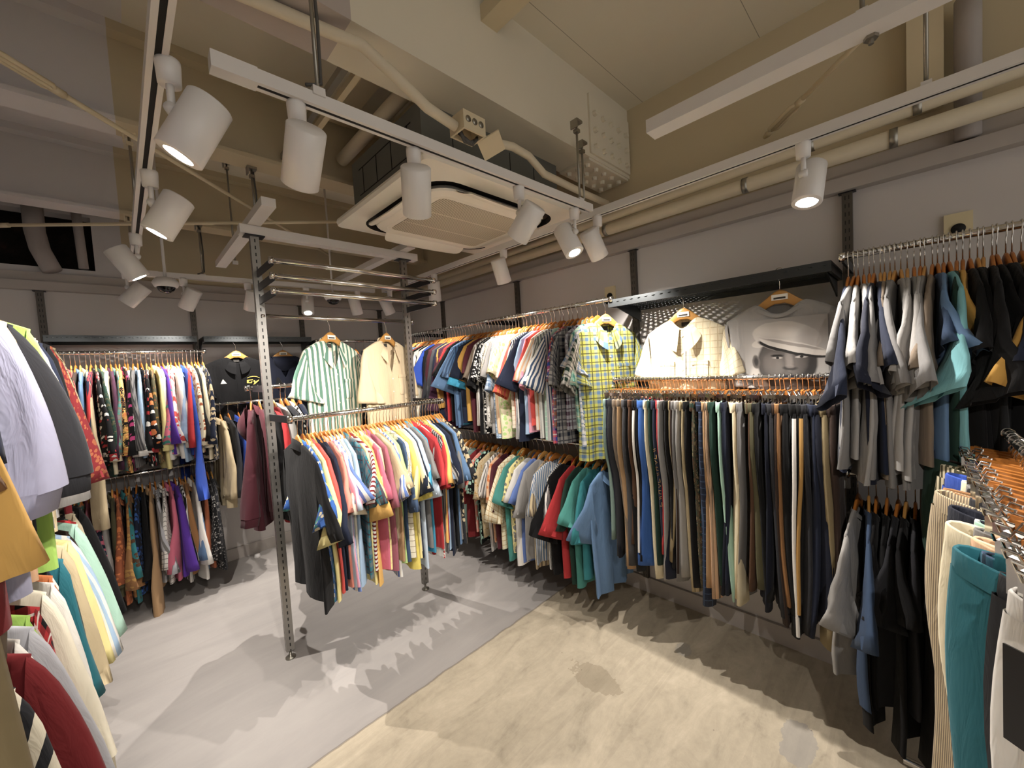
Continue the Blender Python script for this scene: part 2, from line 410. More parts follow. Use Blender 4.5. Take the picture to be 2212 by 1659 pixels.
# cable trays between beams
for i, (x0, x1) in enumerate(((0.700, 0.716), (0.752, 0.80))):
    tag(MB().box(x0 - .012, x0 + .012, 1.475, 2.40, 2.735, 2.765).build('cable_duct', M['zinc'] if i == 0 else M['cream_paint']),
        ('thin grey cable duct between the two beams left of the air conditioner', 'cream cable duct right of the thin grey one between the beams')[i], 'cable duct')
tag(MB().box(2.30, 2.36, -0.085, 0.015, 2.46, 3.10).build('wall_boxing', M['cream_paint']), 'pale cream boxed pillar on the upper right wall behind the lamp track', 'boxing')

# white square tube frames
def box_beam(p, q, w, h, label):
    p, q = Vector(p), Vector(q); d = q - p
    if abs(d.x) > abs(d.y): m = MB().box(p.x, q.x, p.y - w / 2, p.y + w / 2, p.z, p.z + h)
    else: m = MB().box(p.x - w / 2, p.x + w / 2, p.y, q.y, p.z, p.z + h)
    o = tag(m.build('frame_tube', M['white_metal']), label, 'frame tube')
    return o
fr = box_beam((0.47, 2.43, 2.305), (1.50, 2.43, 2.305), .06, .045, 'white square tube running across above the centre rack posts')
box_beam((0.535, 2.10, 2.352), (0.535, 3.42, 2.352), .06, .04, 'white square tube crossing over the left post of the centre rack')
box_beam((1.395, 2.30, 2.352), (1.395, 3.55, 2.352), .06, .04, 'white square tube crossing over the right post of the centre rack')
fr2 = box_beam((1.445, -2.0, 2.36), (1.445, 0.675, 2.36), .068, .045, 'long white square tube hanging at the upper right near the ceiling')
MB().tube([(1.47, .075, 2.34), (1.47, .075, 2.365)], .006, 8).tube([(1.47, .075, 2.352), (1.47, .075, 2.36)], .016, 6).build('bolt', M['zinc'], fr2)

def rod(x, y, z0, z1, label, clamp=M['zinc'], cable=False):
    o = MB().tube([(x, y, z0), (x, y, z1)], .0055, 8).build('threaded_rod', M['zinc'], None, True)
    MB().box(x - .022, x + .022, y - .02, y + .02, z1 - .012, z1).box(x - .022, x - .016, y - .02, y + .02, z1 - .04, z1 - .012).box(x - .012, x + .012, y - .012, y + .012, z1 - .055, z1 - .04).build('beam_clamp', clamp, o)
    MB().box(x - .016, x + .016, y - .012, y + .012, z0 - .008, z0 + .014).build('foot_bracket', M['white_metal'], o)
    if cable: MB().tube([(x + .008, y, z1 - .02), (x + .013, y, (z0 + z1) / 2), (x + .01, y, z0 + .03), (x - .03, y, z0 + .012)], .0045, 6).build('cable', M['cord'], o, True)
    tag(o, label, 'hanger rod')
TRK = TRACK_Z + .034
rod(0.43, 1.13, TRK, 2.70, 'threaded rod with cable holding the left part of the front lamp track', cable=True)
rod(1.62, 1.12, TRK, 2.69, 'threaded rod holding the right end of the front lamp track')
rod(1.775, 1.20, TRK, 2.68, 'threaded rod with brass clamp at the corner of the right lamp track')
rod(1.79, -.03, TRK, 3.10, 'threaded rod holding the right lamp track near the wall boxing')
rod(0.09, 2.45, TRK, 2.68, 'threaded rod holding the left lamp track below the second beam', M['cream_paint'])
rod(0.09, 3.62, TRK, 2.68, 'threaded rod at the corner of left and back lamp tracks', M['cream_paint'])
rod(0.45, 3.58, TRK, 2.68, 'threaded rod with cable above the back lamp track', cable=True)
rod(0.56, 2.47, 2.395, 2.68, 'threaded rod with cable above the left post of the centre rack', cable=True)
rod(0.62, 3.40, 2.392, 3.10, 'threaded rod holding the far end of the crossing white tube')
rod(1.445, .09, 2.405, 3.10, 'threaded rod going up from the white tube at the upper right')

# ------------------------------------------------------------------ lamp tracks and lamps
def track(p, q, label):
    p, q = np.array(p + (TRACK_Z,)), np.array(q + (TRACK_Z,)); d = q - p; L = np.linalg.norm(d); a = math.atan2(d[1], d[0])
    o = empty('lamp_track', p, a)
    MB().box(0, L, -.018, -.006, 0, .034).box(0, L, .006, .018, 0, .034).box(0, L, -.006, .006, .012, .034).build('track_rail', M['white_metal'], o)
    MB().box(.09, L - .04, -.0059, .0059, .0012, .0118).build('contact_slot', M['slot'], o)
    MB().box(-.004, .09, -.019, .019, -.002, .036).build('feed_cap', M['white_metal'], o)
    tag(o, label, 'lamp track')
track((0.125, -1.0), (0.080, 3.62), 'white lamp track on the left running towards the back wall')
track((0.198, 1.146), (1.70, 1.118), 'white lamp track in front of the air conditioner')
track((1.80, -1.6), (1.752, 3.42), 'white lamp track on the right running along the right wall')
track((0.12, 3.585), (1.68, 3.455), 'white lamp track along the back wall')

SPOT_LABEL = [
    'large lit white spotlight nearest the camera on the left lamp track',
    'second lit white spotlight from the camera on the left lamp track',
    'white spotlight with glowing lens tilted right, third on the left lamp track',
    'white spotlight at the far end of the left lamp track beside the dome camera',
    'big white spotlight at the left end of the front lamp track',
    'white spotlight hanging straight before the air conditioner corner',
    'white spotlight tilted left before the air conditioner louvres',
    'lit white spotlight at the right end of the front lamp track',
    'brightly glowing white spotlight on the right lamp track beside the pipes',
    'unlit-looking white spotlight just right of the corner of the two lamp tracks',
    'small white spotlight on the right lamp track above the shirt rail',
    'white spotlight on the right lamp track behind the chrome bar ends',
    'far white spotlight of the right lamp track behind the right post',
    'white spotlight tilted left on the back lamp track beside the dome camera',
    'white spotlight left of the left post on the back lamp track',
    'glowing white spotlight facing forward on the back lamp track',
    'white spotlight tilted right near the right end of the back lamp track',
]
def spot(i, base, aim, rel):
    x, y = base
    root = empty('spotlight', (x, y, TRACK_Z))
    MB().tube([(0, 0, .004), (0, 0, -.006), (0, 0, -.05)], [.024, .024, .022], 20).build('adapter', M['white_lamp'], root, True)
    piv = np.array((0, 0, -.105))
    d = np.array(aim, float); d /= np.linalg.norm(d)
    side = np.cross(d, (0, 0, 1)); side = side / (np.linalg.norm(side) + 1e-9)
    back = np.cross(side, d); back /= np.linalg.norm(back)
    hc = piv - back * .052                                   # the head sits beside the stem
    MB().tube([(0, 0, -.05), (0, 0, -.075), tuple(piv)], .008, 10).tube([piv - side * .012, piv + side * .012], .013, 12).tube([piv, hc], .008, 8).build('stem', M['white_lamp'], root, True)
    R, L = .047, .15
    a = hc - d * L * .42; b = hc + d * L * .58
    hd = MB().tube([a + d * .0001, a, a + d * .004, b - d * .002, b, b - d * .001, b - d * .028], [.001, R - .004, R, R, R - .003, R - .006, R - .012], 28, False)
    hd.build('lamp_head', M['white_lamp'], root, True)
    ln = MB().tube([b - d * .006, b - d * .001, b + d * .0015], [R - .0035, R - .004, .001], 28, False)
    ln.build('lens', M['lens'], root, True)
    MB().tube([b - d * .003, b - d * .0005, b - d * .003], [R - .0005, R - .002, R - .003], 28, False).build('lens_ring', M['white_lamp'], root, True)
    tag(root, SPOT_LABEL[i], 'spotlight', 'white cylinder spotlights on the lamp tracks')
    ld = bpy.data.lights.new('lamp', 'SPOT'); ld.energy = SPOT_W * rel; ld.color = LAMP_COL
    ld.spot_size = math.radians(92); ld.spot_blend = 0.75; ld.shadow_soft_size = 0.009
    lo = bpy.data.objects.new('lamp', ld); COL.objects.link(lo); lo.parent = root
    lo.matrix_local = Matrix.Translation(Vector(b + d * .010)) @ Vector((0, 0, -1)).rotation_difference(Vector(d)).to_matrix().to_4x4()
for i, (b_, a_, r_, t_) in enumerate(SPOTS): spot(i, b_, a_, r_)
# two unseen spotlights added behind the viewpoint as fill light
SPOT_LABEL += ['white spotlight on the left lamp track just behind the viewpoint', 'white spotlight at the rear end of the left lamp track']
spot(17, (0.13, -.35), (.58, .28, -.77), .5)
spot(18, (0.13, -.80), (-.28, .76, -.58), .4)

# ------------------------------------------------------------------ dome cameras, wall plates
for i, (x, y, z, lb) in enumerate(((0.225, 3.33, 2.20, 'white dome security camera hanging before the back wall at the left'), (1.27, 3.36, 2.20, 'dome security camera seen behind the chrome bars of the centre rack'))):
    c = empty('dome_camera', (x, y, z))
    MB().tube([(0, 0, .03), (0, 0, .025), (0, 0, -.005), (0, 0, -.03), (0, 0, -.034)], [.001, .05, .07, .058, .04], 28, False).build('housing', M['white_lamp'], c, True)
    a_ = np.linspace(0, PI / 2, 8)
    MB().tube([(0, 0, -.03 - .04 * math.sin(t)) for t in a_], [max(.001, .048 * math.cos(t)) for t in a_], 24, False).build('dome', M['dome_glass'], c, True)
    MB().tube([(0, 0, .025), (0, 0, .90)], .008, 8).build('drop_pipe', M['white_metal'], c, True)
    tag(c, lb, 'security camera')
for y, z, lb in ((-0.123, 1.99, 'ivory wall plate with round black hole above the t-shirt rail'), (1.426, 1.985, 'ivory wall plate with round black hole at the end of the shirt rail')):
    c = empty('wall_plate', (XR, y, z))
    MB().box(-.014, 0, -.038, .038, -.05, .05).build('plate', M['plate'], c)
    MB().tube([(-.014, 0, -.012), (-.019, 0, -.012)], .02, 20).build('round_hole', M['slot'], c, True)
    tag(c, lb, 'wall plate')

# ------------------------------------------------------------------ ceiling cassette air conditioner
def rrect(hx, hy, r, n=6):
    pts = []
    for cx, cy, a0 in ((hx - r, hy - r, 0), (-hx + r, hy - r, PI / 2), (-hx + r, -hy + r, PI), (hx - r, -hy + r, 3 * PI / 2)):
        for k_ in range(n + 1):
            a = a0 + k_ * PI / 2 / n; pts.append((cx + r * math.cos(a), cy + r * math.sin(a)))
    return pts
def rloop(specs, n=6):
    """stack of rounded rectangles (hx, hy, r, z) -> grid"""
    return np.array([[(x, y, z) for x, y in rrect(hx, hy, r, n)] for hx, hy, r, z in specs])
ac = empty('air_conditioner', (1.42, 1.80, 2.37))
MB().box(-.46, .44, -.36, .33, .045, .31).build('casing', M['ac_dark'], ac)
seams = MB()
for x in (-.30, -.12, .06, .24): seams.box(x, x + .003, -.3625, -.3595, .10, .26)
seams.box(-.40, .38, -.3625, -.3595, .10, .103)
for y in (-.25, -.1, .05, .2): seams.box(-.4625, -.4595, y, y + .003, .12, .25)
seams.box(-.4625, -.4595, -.28, .25, .12, .123).box(-.4625, -.4595, -.28, .25, .25, .253)
seams.build('case_seams', M['slot'], ac)
fr = MB().grid(rloop([(.47, .42, .03, .05), (.515, .47, .03, .045), (.52, .475, .035, .03), (.515, .47, .035, .012), (.43, .385, .14, 0.0)]))
fr.build('panel_frame', M['ac_white'], ac, False)
MB().grid(rloop([(.43, .385, .14, 0.0), (.425, .38, .14, .03), (.33, .285, .06, .03)])).build('air_outlet_slot', M['hole'], ac)
MB().grid(rloop([(.36, .315, .10, .02), (.385, .34, .12, -.006), (.38, .335, .12, -.014), (.33, .285, .07, -.020), (.325, .28, .07, -.018), (.30, .255, .05, -.018)])).build('intake_surround', M['ac_white'], ac, False)
MB().add([(x, y, -.019) for x, y in rrect(.30, .255, .03)], [tuple(range(28))[::-1]]).build('intake_grille', M['grille'], ac)
for s in (0, 1, 2, 3):
    lx = .28 if s % 2 == 0 else .235; off = .36 if s % 2 == 0 else .405
    G = []
    for t in np.linspace(0, 1, 7):
        yy = off - .03 + t * .075; zz = -.002 - .030 * math.sin(t * PI * .55)
        w_ = lx * (1.0 - .12 * t ** 3)
        G.append([(w_ * u, yy, zz - .006 * (1 - u * u)) for u in np.linspace(-1, 1, 13)])
    G = np.array(G)
    a = (PI, PI / 2, 0, -PI / 2)[s]; Rm = np.array(Matrix.Rotation(a, 3, 'Z'))
    MB().grid(G @ Rm.T, closed=False).grid((G + np.array((0, 0, -.006))) @ Rm.T, closed=False).build('louvre', M['ac_white'], ac, True)
tag(ac, 'ivory four-way ceiling air conditioner with dark grey casing', 'air conditioner')

# ================================================================== GARMENTS
PAL = {   # colour word -> sRGB of the cloth
 'black': '0f0f11', 'charcoal': '2b2c31', 'dark grey': '47474a', 'grey': '7c7a78', 'light grey': '9a9793', 'silver': 'b3b4bb', 'white': 'e4e0d8', 'cream': 'e6d9b4', 'butter': 'd8c096', 'bottle green': '57826f',
 'ivory': 'e8dfc6', 'beige': 'c9b48a', 'tan': 'b08a5c', 'khaki': '8b7a54', 'taupe': '7d6d5b', 'brown': '5a3d28', 'dark brown': '3a2a22', 'rust': 'a2552c', 'camel': '9a6a38',
 'navy': '1b2338', 'dark navy': '14192a', 'slate blue': '3d5373', 'denim blue': '5c80a8', 'light blue': '9fbedd', 'pale blue': 'c2d4e6', 'royal blue': '1f47a8', 'cornflower': '5f7cc0', 'sky blue': '58a9d0', 'cyan': '2aa3cc', 'blue': '2a5fae',
 'teal': '1f7d84', 'petrol': '14707f', 'turquoise': '6fb3ba', 'mint': 'a9d6c0', 'sea green': '3d8f85', 'green': '2f8f52', 'light green': 'b2d37c', 'dark green': '1c3b30', 'olive': '565237', 'lime': 'a8d84e', 'grey green': '7f9a90',
 'yellow': 'e9d44c', 'pale yellow': 'efe08e', 'apricot': 'efb84e', 'mustard': 'cf9a2c', 'gold': 'b98a3a', 'orange': 'df7b33', 'peach': 'eab98c', 'salmon': 'ef8a74', 'coral': 'e0483f', 'red': 'bd2026', 'dark red': '7e1a20', 'maroon': '55202a', 'burgundy': '4c1c27',
 'pink': 'e79ab0', 'rose': 'd0627c', 'dusty rose': 'a4596a', 'magenta': 'c2327a', 'purple': '54289a', 'lavender': 'a9aac6', 'lilac': '9a86c8', 'plum': '46223a', 'acid yellow': 'c4c23a',
}
PWORD = {'s': 'striped', 'h': 'hooped', 'p': 'plaid', 'c': 'checked', 'f': 'flowered', 'w': 'patterned', 'l': 'spotted'}
FAB = {}
def muted(c, k_=.84, v=.95):   # washed second-hand cloth
    g = .3 * c[0] + .55 * c[1] + .15 * c[2]
    return tuple((g + (x - g) * k_) * v for x in c[:3]) + (1.0,)
def fabric(cols, pat='', scale=1.0):
    key = (tuple(cols), pat, scale)
    if key in FAB: return FAB[key]
    C_ = [muted(lin(PAL[c])) for c in cols]
    while len(C_) < 3: C_.append(C_[-1])
    k = NT('fabric_' + '_'.join(c.replace(' ', '_') for c in cols) + ('_' + PWORD[pat] if pat else ''))
    uv = k.n('ShaderNodeUVMap').outputs[0]; sp = k.n('ShaderNodeSeparateXYZ'); k.l(uv, sp.inputs[0])
    u, v = sp.outputs[0], sp.outputs[1]
    if pat == 's': col = k.mix(k.stripe(u, .026 * scale, .48), C_[0], C_[1])
    elif pat == 'h': col = k.mix(k.stripe(v, .035 * scale, .45), C_[0], C_[1])
    elif pat == 'c':
        g = k.math('MAXIMUM', k.stripe(u, .032 * scale, .13), k.stripe(v, .032 * scale, .13)); col = k.mix(k.math('MULTIPLY', g, .8), C_[0], C_[1])
    elif pat == 'p':
        a = k.mix(k.math('MULTIPLY', k.math('ADD', k.stripe(u, .062 * scale, .36), k.stripe(v, .062 * scale, .36)), .5), C_[0], C_[1])
        g = k.math('MAXIMUM', k.stripe(u, .062 * scale, .12, .45), k.stripe(v, .062 * scale, .12, .45)); col = k.mix(k.math('MULTIPLY', g, .75), a, C_[2])
    elif pat in 'fl' and pat:
        vo = k.n('ShaderNodeTexVoronoi'); vo.inputs['Scale'].default_value = (36 if pat == 'f' else 60) / scale; k.l(uv, vo.inputs['Vector'])
        d = k.math('ADD', vo.outputs['Distance'], k.math('MULTIPLY', k.math('SUBTRACT', k.noise(uv, 60, 2), .5), .35))
        sx = k.n('ShaderNodeSeparateColor'); k.l(vo.outputs['Color'], sx.inputs[0])
        cc = k.mix(k.math('GREATER_THAN', sx.outputs[0], .55), C_[1], C_[2])
        col = k.mix(k.math('LESS_THAN', d, .42 if pat == 'f' else .36), C_[0], cc)
    elif pat == 'w':
        n = k.noise(uv, 22 / scale, 4, .6, 1.6)
        col = k.ramp(n, [(0.0, C_[0]), (0.40, C_[1]), (0.5, C_[2]), (0.6, C_[0])], 'CONSTANT')
    else: col = C_[0]
    if not isinstance(col, tuple):
        pass
    n2 = k.noise(uv, 5, 4, .6)
    k.l(k.mix(k.math('MULTIPLY', n2, .22), col, k.mix(.5, col, (0, 0, 0, 1))), k.b.inputs['Base Color'])
    k.b.inputs['Roughness'].default_value = .88; k.b.inputs['Specular IOR Level'].default_value = .25
    k.b.inputs['Sheen Weight'].default_value = .04
    wr = k.noise(k.map(uv, (34, 9, 1)), 1.0, 3, .6, .6)
    k.bump(wr, .35, .010)
    FAB[key] = k.m
    return k.m

class Folds:
    """smooth sideways waves of hanging cloth, growing towards the hem"""
    def __init__(s, rng, amp):
        s.k = rng.uniform(18, 60, 4); s.p = rng.uniform(0, 6.3, 4); s.d = rng.uniform(-4, 4, 4); s.a = amp * np.array((1, .6, .45, .3)); s.q = rng.uniform(-1, 1, 2)
    def __call__(s, x, z, g):
        y = sum(a * np.sin(k * x + p + d * z) for a, k, p, d in zip(s.a, s.k, s.p, s.d))
        return g * (y + s.a[0] * s.q[0] * np.sin(5 * z + s.p[0]))

def sgn_pow(c, p): return np.sign(c) * np.abs(c) ** p

def body_mesh(rng, W=.20, L=.66, neck=.075, t=.015, amp=.010, n=28, rows=12, hem=1.03, scoop=.05, vdeep=0.0, face=1.0, uo=0.0, shoulder=.065, frng=None):
    F = Folds(frng if frng is not None else rng, amp); th = np.arange(n) * 2 * PI / n; c, s_ = np.cos(th), np.sin(th)
    sh = np.linspace(0, 1, 5)
    wz = [(neck + (W - neck) * a, -.002 - (shoulder - .002) * a ** 1.25) for a in sh]
    for a in np.linspace(0, 1, rows)[1:]:
        z = -shoulder - (L - shoulder) * a
        w = W * (1 - .05 * math.sin(min(1, a / .3) * PI) if a < .3 else 1 + (hem - 1) * (a - .3) / .7)
        wz.append((w, z))
    G, U = [], []
    for i, (w, z) in enumerate(wz):
        g = min(1, max(0, -(z + .03) / (L * .8)))
        tt = t * (.75 + .6 * g)
        x = w * sgn_pow(c, .85); y = tt * sgn_pow(s_, .75)
        zz = np.full(n, z)
        # neckline: the front panel (local -y) starts below the scoop or the open V
        ax = np.abs(x)
        nf = -scoop * np.exp(-(ax / (neck * .62)) ** 2.4) - vdeep * np.clip(1 - ax / (neck * .8), 0, 1)
        nb = -scoop * .22 * np.exp(-(ax / (neck * .7)) ** 2)
        zz = np.minimum(zz, np.where(s_ < -.02, nf, nb) - .0012 * i)
        y = y + F(x, z, g) + rng.normal(0, .0006, n)
        G.append(np.stack((x, y, zz), 1)); U.append(np.stack((x + uo + (s_ > 0) * .5, zz + uo), 1))
    mb = MB(); mb.grid(np.array(G), np.array(U))
    return mb, F

def sleeve_mesh(rng, side, W=.20, top=-.065, pit=-.25, ln=.22, droop=.45, droop2=None, cw=.17, t=.013, bend=0.0, n=16, rows=7, uo=0.0, flut=.006, cuff=0.0, twist=0.0):
    if droop2 is None: droop2 = droop
    up_, lo_ = [], []
    S = np.linspace(0, 1, rows)
    p = np.array((W - .006, top)); up_.append(p)
    for i in range(1, rows):
        a = droop + (droop2 - droop) * S[i]
        a = a + (.9 - droop) * max(0, 1 - S[i] * 4) * .5
        p = p + ln / (rows - 1) * np.array((math.sin(a), -math.cos(a))); up_.append(p)
    end = up_[-1] + cw * np.array((-math.cos(droop2 * .8), -math.sin(droop2 * .8)))
    p0 = np.array((W - .022, pit))
    for i in range(rows):
        b = S[i]
        q = p0 * (1 - b) + end * b
        if ln > .35: q[0] -= .0
        lo_.append(q)
    th = np.arange(n) * 2 * PI / n; G, U = [], []
    F = Folds(rng, flut)
    for i in range(rows):
        cen = (up_[i] + lo_[i]) / 2; h = (up_[i] - lo_[i]) / 2; hw = np.linalg.norm(h)
        tt = t * (.8 + .7 * S[i])
        xs = cen[0] + h[0] * sgn_pow(np.cos(th), .85); zs = cen[1] + h[1] * sgn_pow(np.cos(th), .85)
        tw = twist * min(1, S[i] * 1.3)
        lx, ly = h[0] * sgn_pow(np.cos(th), .85), tt * sgn_pow(np.sin(th), .8)
        xs = cen[0] + lx * math.cos(tw) - ly * math.sin(tw)
        ys = lx * math.sin(tw) + ly * math.cos(tw) + bend * S[i] ** 1.6 + F(xs * 2, zs * 2, S[i]) * 1.0
        G.append(np.stack((side * xs, ys, zs), 1)); U.append(np.stack((np.cos(th) * hw + uo, np.full(n, -S[i] * ln) + uo), 1))
    G, U = np.array(G), np.array(U)
    mb = MB()
    if cuff:
        mb.grid(G, U); e = G[-1]; c0 = e.mean(0); d = c0 - G[-2].mean(0); d /= np.linalg.norm(d)
        K = [c0 + (e - c0) * f + d * o_ for f, o_ in ((.96, -.004), (.92, .006), (.90, cuff), (.86, cuff + .002))]
        cm = MB(); cm.grid(np.array(K), np.repeat(U[-1:], 4, 0) + np.arange(4)[None, :, None].reshape(4, 1, 1) * np.array((0, .02)))
        return mb, cm
    # turned hem: a short inner return so the opening reads as cloth
    e = G[-1]; c0 = e.mean(0); inner = c0 + (e - c0) * .93; deep = c0 + (G[-2] - c0) * .9
    mb.grid(np.concatenate((G, inner[None], deep[None])), np.concatenate((U, U[-1:], U[-1:])))
    return mb, None

def collar_mesh(rng, rx=.068, ry=.022, point=.045, gap=.32, n=22, drop=.05, spread=1.0, uo=0.0):
    ph = np.linspace(-PI / 2 + gap, 3 * PI / 2 - gap, n); f = (1 - np.sin(ph)) / 2
    ztop = .022 - drop * f; pk = f ** 5
    rings = []
    for r, dz, py in ((.90, -.028, 0), (.96, .0, 0), (1.04, .004, 0), (1.18, -.022, .3), (1.32, -.044, 1.0)):
        x = rx * r * np.cos(ph) * (1 + pk * py * .25 * spread); y = (ry * r + .004 * py) * np.sin(ph) - pk * py * .012
        rings.append(np.stack((x, y, ztop + dz - pk * point * py), 1))
    G = np.array(rings); U = np.stack((np.broadcast_to(ph * .06 + uo, (5, n)), np.broadcast_to(np.arange(5)[:, None] * .015 + uo, (5, n))), 2)
    return MB().grid(G, U, closed=False)

def band_mesh(rx=.078, ry=.018, drop=.045, h=.018, n=24, back=.2):
    th = np.arange(n) * 2 * PI / n; c, s_ = np.cos(th), np.sin(th)
    d = np.where(s_ < 0, drop, drop * back) * np.exp(-(c / .8) ** 2)
    G = [np.stack((rx * r * c, (ry * r) * sgn_pow(s_, .75), -d + dz), 1) for r, dz in ((1.10, -.016), (1.05, -.004), (.98, .002), (.93, -.006), (.95, -.016))]
    U = np.stack((np.broadcast_to(th * .07, (5, n)), np.broadcast_to(np.arange(5)[:, None] * .006, (5, n))), 2)
    return MB().grid(np.array(G), U)

# ---- hangers: one wooden shirt hanger and one clip hanger, copied for every garment
def hook_mb(stem=-.085):
    P = [(.0165 * math.cos(a), 0, .0165 * math.sin(a)) for a in np.linspace(-.5, 3.6, 12)] + [(-.008, 0, -.025), (0, 0, -.038), (0, 0, stem)]
    return MB().tube(P, .0019, 6)
HOOK = hook_mb().mesh('hook', True); HOOK.materials.append(M['chrome'])
HOOK_SHORT = hook_mb(-.055).mesh('hook', True); HOOK_SHORT.materials.append(M['chrome'])
def wood_me(mat, half=.168, drop=.112, top=-.078, h0=.040, h1=.018, t=.0050):
    xs = np.linspace(-half, half, 21); G = []
    for x in xs:
        a = abs(x) / half; zt = top - drop * ((a * a + .02) ** .36 - .02 ** .36) / (1.02 ** .36 - .02 ** .36); h = h0 + (h1 - h0) * a ** .7; tt = t * (1 - .35 * a)
        G.append([(x, -tt, zt - h * .15), (x, -tt * .6, zt), (x, tt * .6, zt), (x, tt, zt - h * .15), (x, tt, zt - h * .9), (x, tt * .5, zt - h), (x, -tt * .5, zt - h), (x, -tt, zt - h * .9)])
    me = MB().grid(np.array(G)).mesh('coat_hanger', True); me.materials.append(mat); return me
WOOD = [wood_me(M['wood']), wood_me(M['wood_light'], top=-.080), wood_me(M['wood'], h0=.046)]
DISPLAY_WOOD = wood_me(M['wood_light'], half=.175, drop=.122, h0=.060, h1=.022, t=.007)
BAR = MB().box(-.088, .088, -.005, .005, -.076, -.052).mesh('clip_hanger'); BAR.materials.append(M['wood'])
def clip_mb(x):
    m = MB().box(x - .012, x + .012, -.012, -.009, -.122, -.064).box(x - .012, x + .012, .009, .012, -.122, -.064)
    m.tube([(x - .015, 0, -.072), (x + .015, 0, -.072)], .009, 8)
    for s_ in (-1, 1): m.tube([(x - .012, s_ * .012, -.066), (x - .010, s_ * .020, -.050), (x + .010, s_ * .020, -.050), (x + .012, s_ * .012, -.066)], .0022, 6)
    return m
CLIPS = []
for x in (-.105, .105):
    m_ = clip_mb(x).mesh('clip'); m_.materials.append(M['chrome']); CLIPS.append(m_)
STICKER = MB().box(-.030, .030, -.0095, -.0085, -.122, -.098).mesh('size_sticker'); STICKER.materials.append(M['paper'])
STICKER_PRINT = MB().box(-.022, .022, -.0099, -.0095, -.118, -.110).mesh('sticker_print'); STICKER_PRINT.materials.append(M['ink'])
def hanger(p, yaw, rng, label, group, clip=False, display=False):
    me = BAR if clip else (DISPLAY_WOOD if display else WOOD[int(rng.integers(3))])
    o = bpy.data.objects.new('clip_hanger' if clip else 'coat_hanger', me); COL.objects.link(o)
    o.location = p; o.rotation_euler = (0, 0, yaw)
    part('hook', HOOK_SHORT if clip else HOOK, o)
    if clip:
        for c in CLIPS: part('clip', c, o)
    if display:
        s = part('size_sticker', STICKER, o); part('sticker_print', STICKER_PRINT, s)
    tag(o, label, 'hanger', group)
    return o

NUMW = 'first second third fourth fifth sixth seventh eighth ninth tenth eleventh twelfth thirteenth fourteenth fifteenth sixteenth seventeenth eighteenth nineteenth'.split()
TENS = {2: 'twent', 3: 'thirt', 4: 'fort', 5: 'fift', 6: 'sixt'}
def ordinal(i):
    if i <= 19: return NUMW[i - 1]
    t, u = divmod(i, 10)
    return TENS[t] + 'ieth' if u == 0 else TENS[t] + 'y-' + NUMW[u - 1]
KIND = {'': ('short-sleeved shirt', 'shirt', 'short_sleeved_shirt'), 'L': ('long-sleeved shirt', 'shirt', 'long_sleeved_shirt'), 'T': ('t-shirt', 't-shirt', 't_shirt'), 'S': ('sweatshirt', 'sweatshirt', 'sweatshirt'),
        'H': ('hooded top', 'hooded top', 'hooded_top'), 'C': ('long coat', 'coat', 'coat'), 'K': ('jacket', 'jacket', 'jacket'), 'P': ('trousers', 'trousers', 'trousers')}
import re
def parse(spec, default=''):
    core, _, opt = spec.partition('@')
    bits = core.split('/'); pat = ''
    if len(bits) > 1 and bits[-1] in PWORD: pat = bits.pop()
    nums = {m[0]: float(m[1]) for m in re.findall(r'([a-z])(-?[\d.]+)', opt)}
    kind = next((c for c in opt if c in KIND and c.isupper()), default)
    return bits, pat, kind, nums
def describe(spec, default):
    cols, pat, kind, _ = parse(spec, default)
    cw_ = ' and '.join(cols[:2]) if len(cols) > 1 else cols[0]
    return f"{cw_} {PWORD[pat] + ' ' if pat else ''}{KIND[kind][0]}", cols[0] + (' ' + PWORD[pat] if pat else '')
def unique(*cands):
    for c in cands:
        if c not in USED and len(c.split()) <= 16: USED[c] = 1; return c
    c = cands[-1]; USED[c] = USED.get(c, 0) + 1; return c

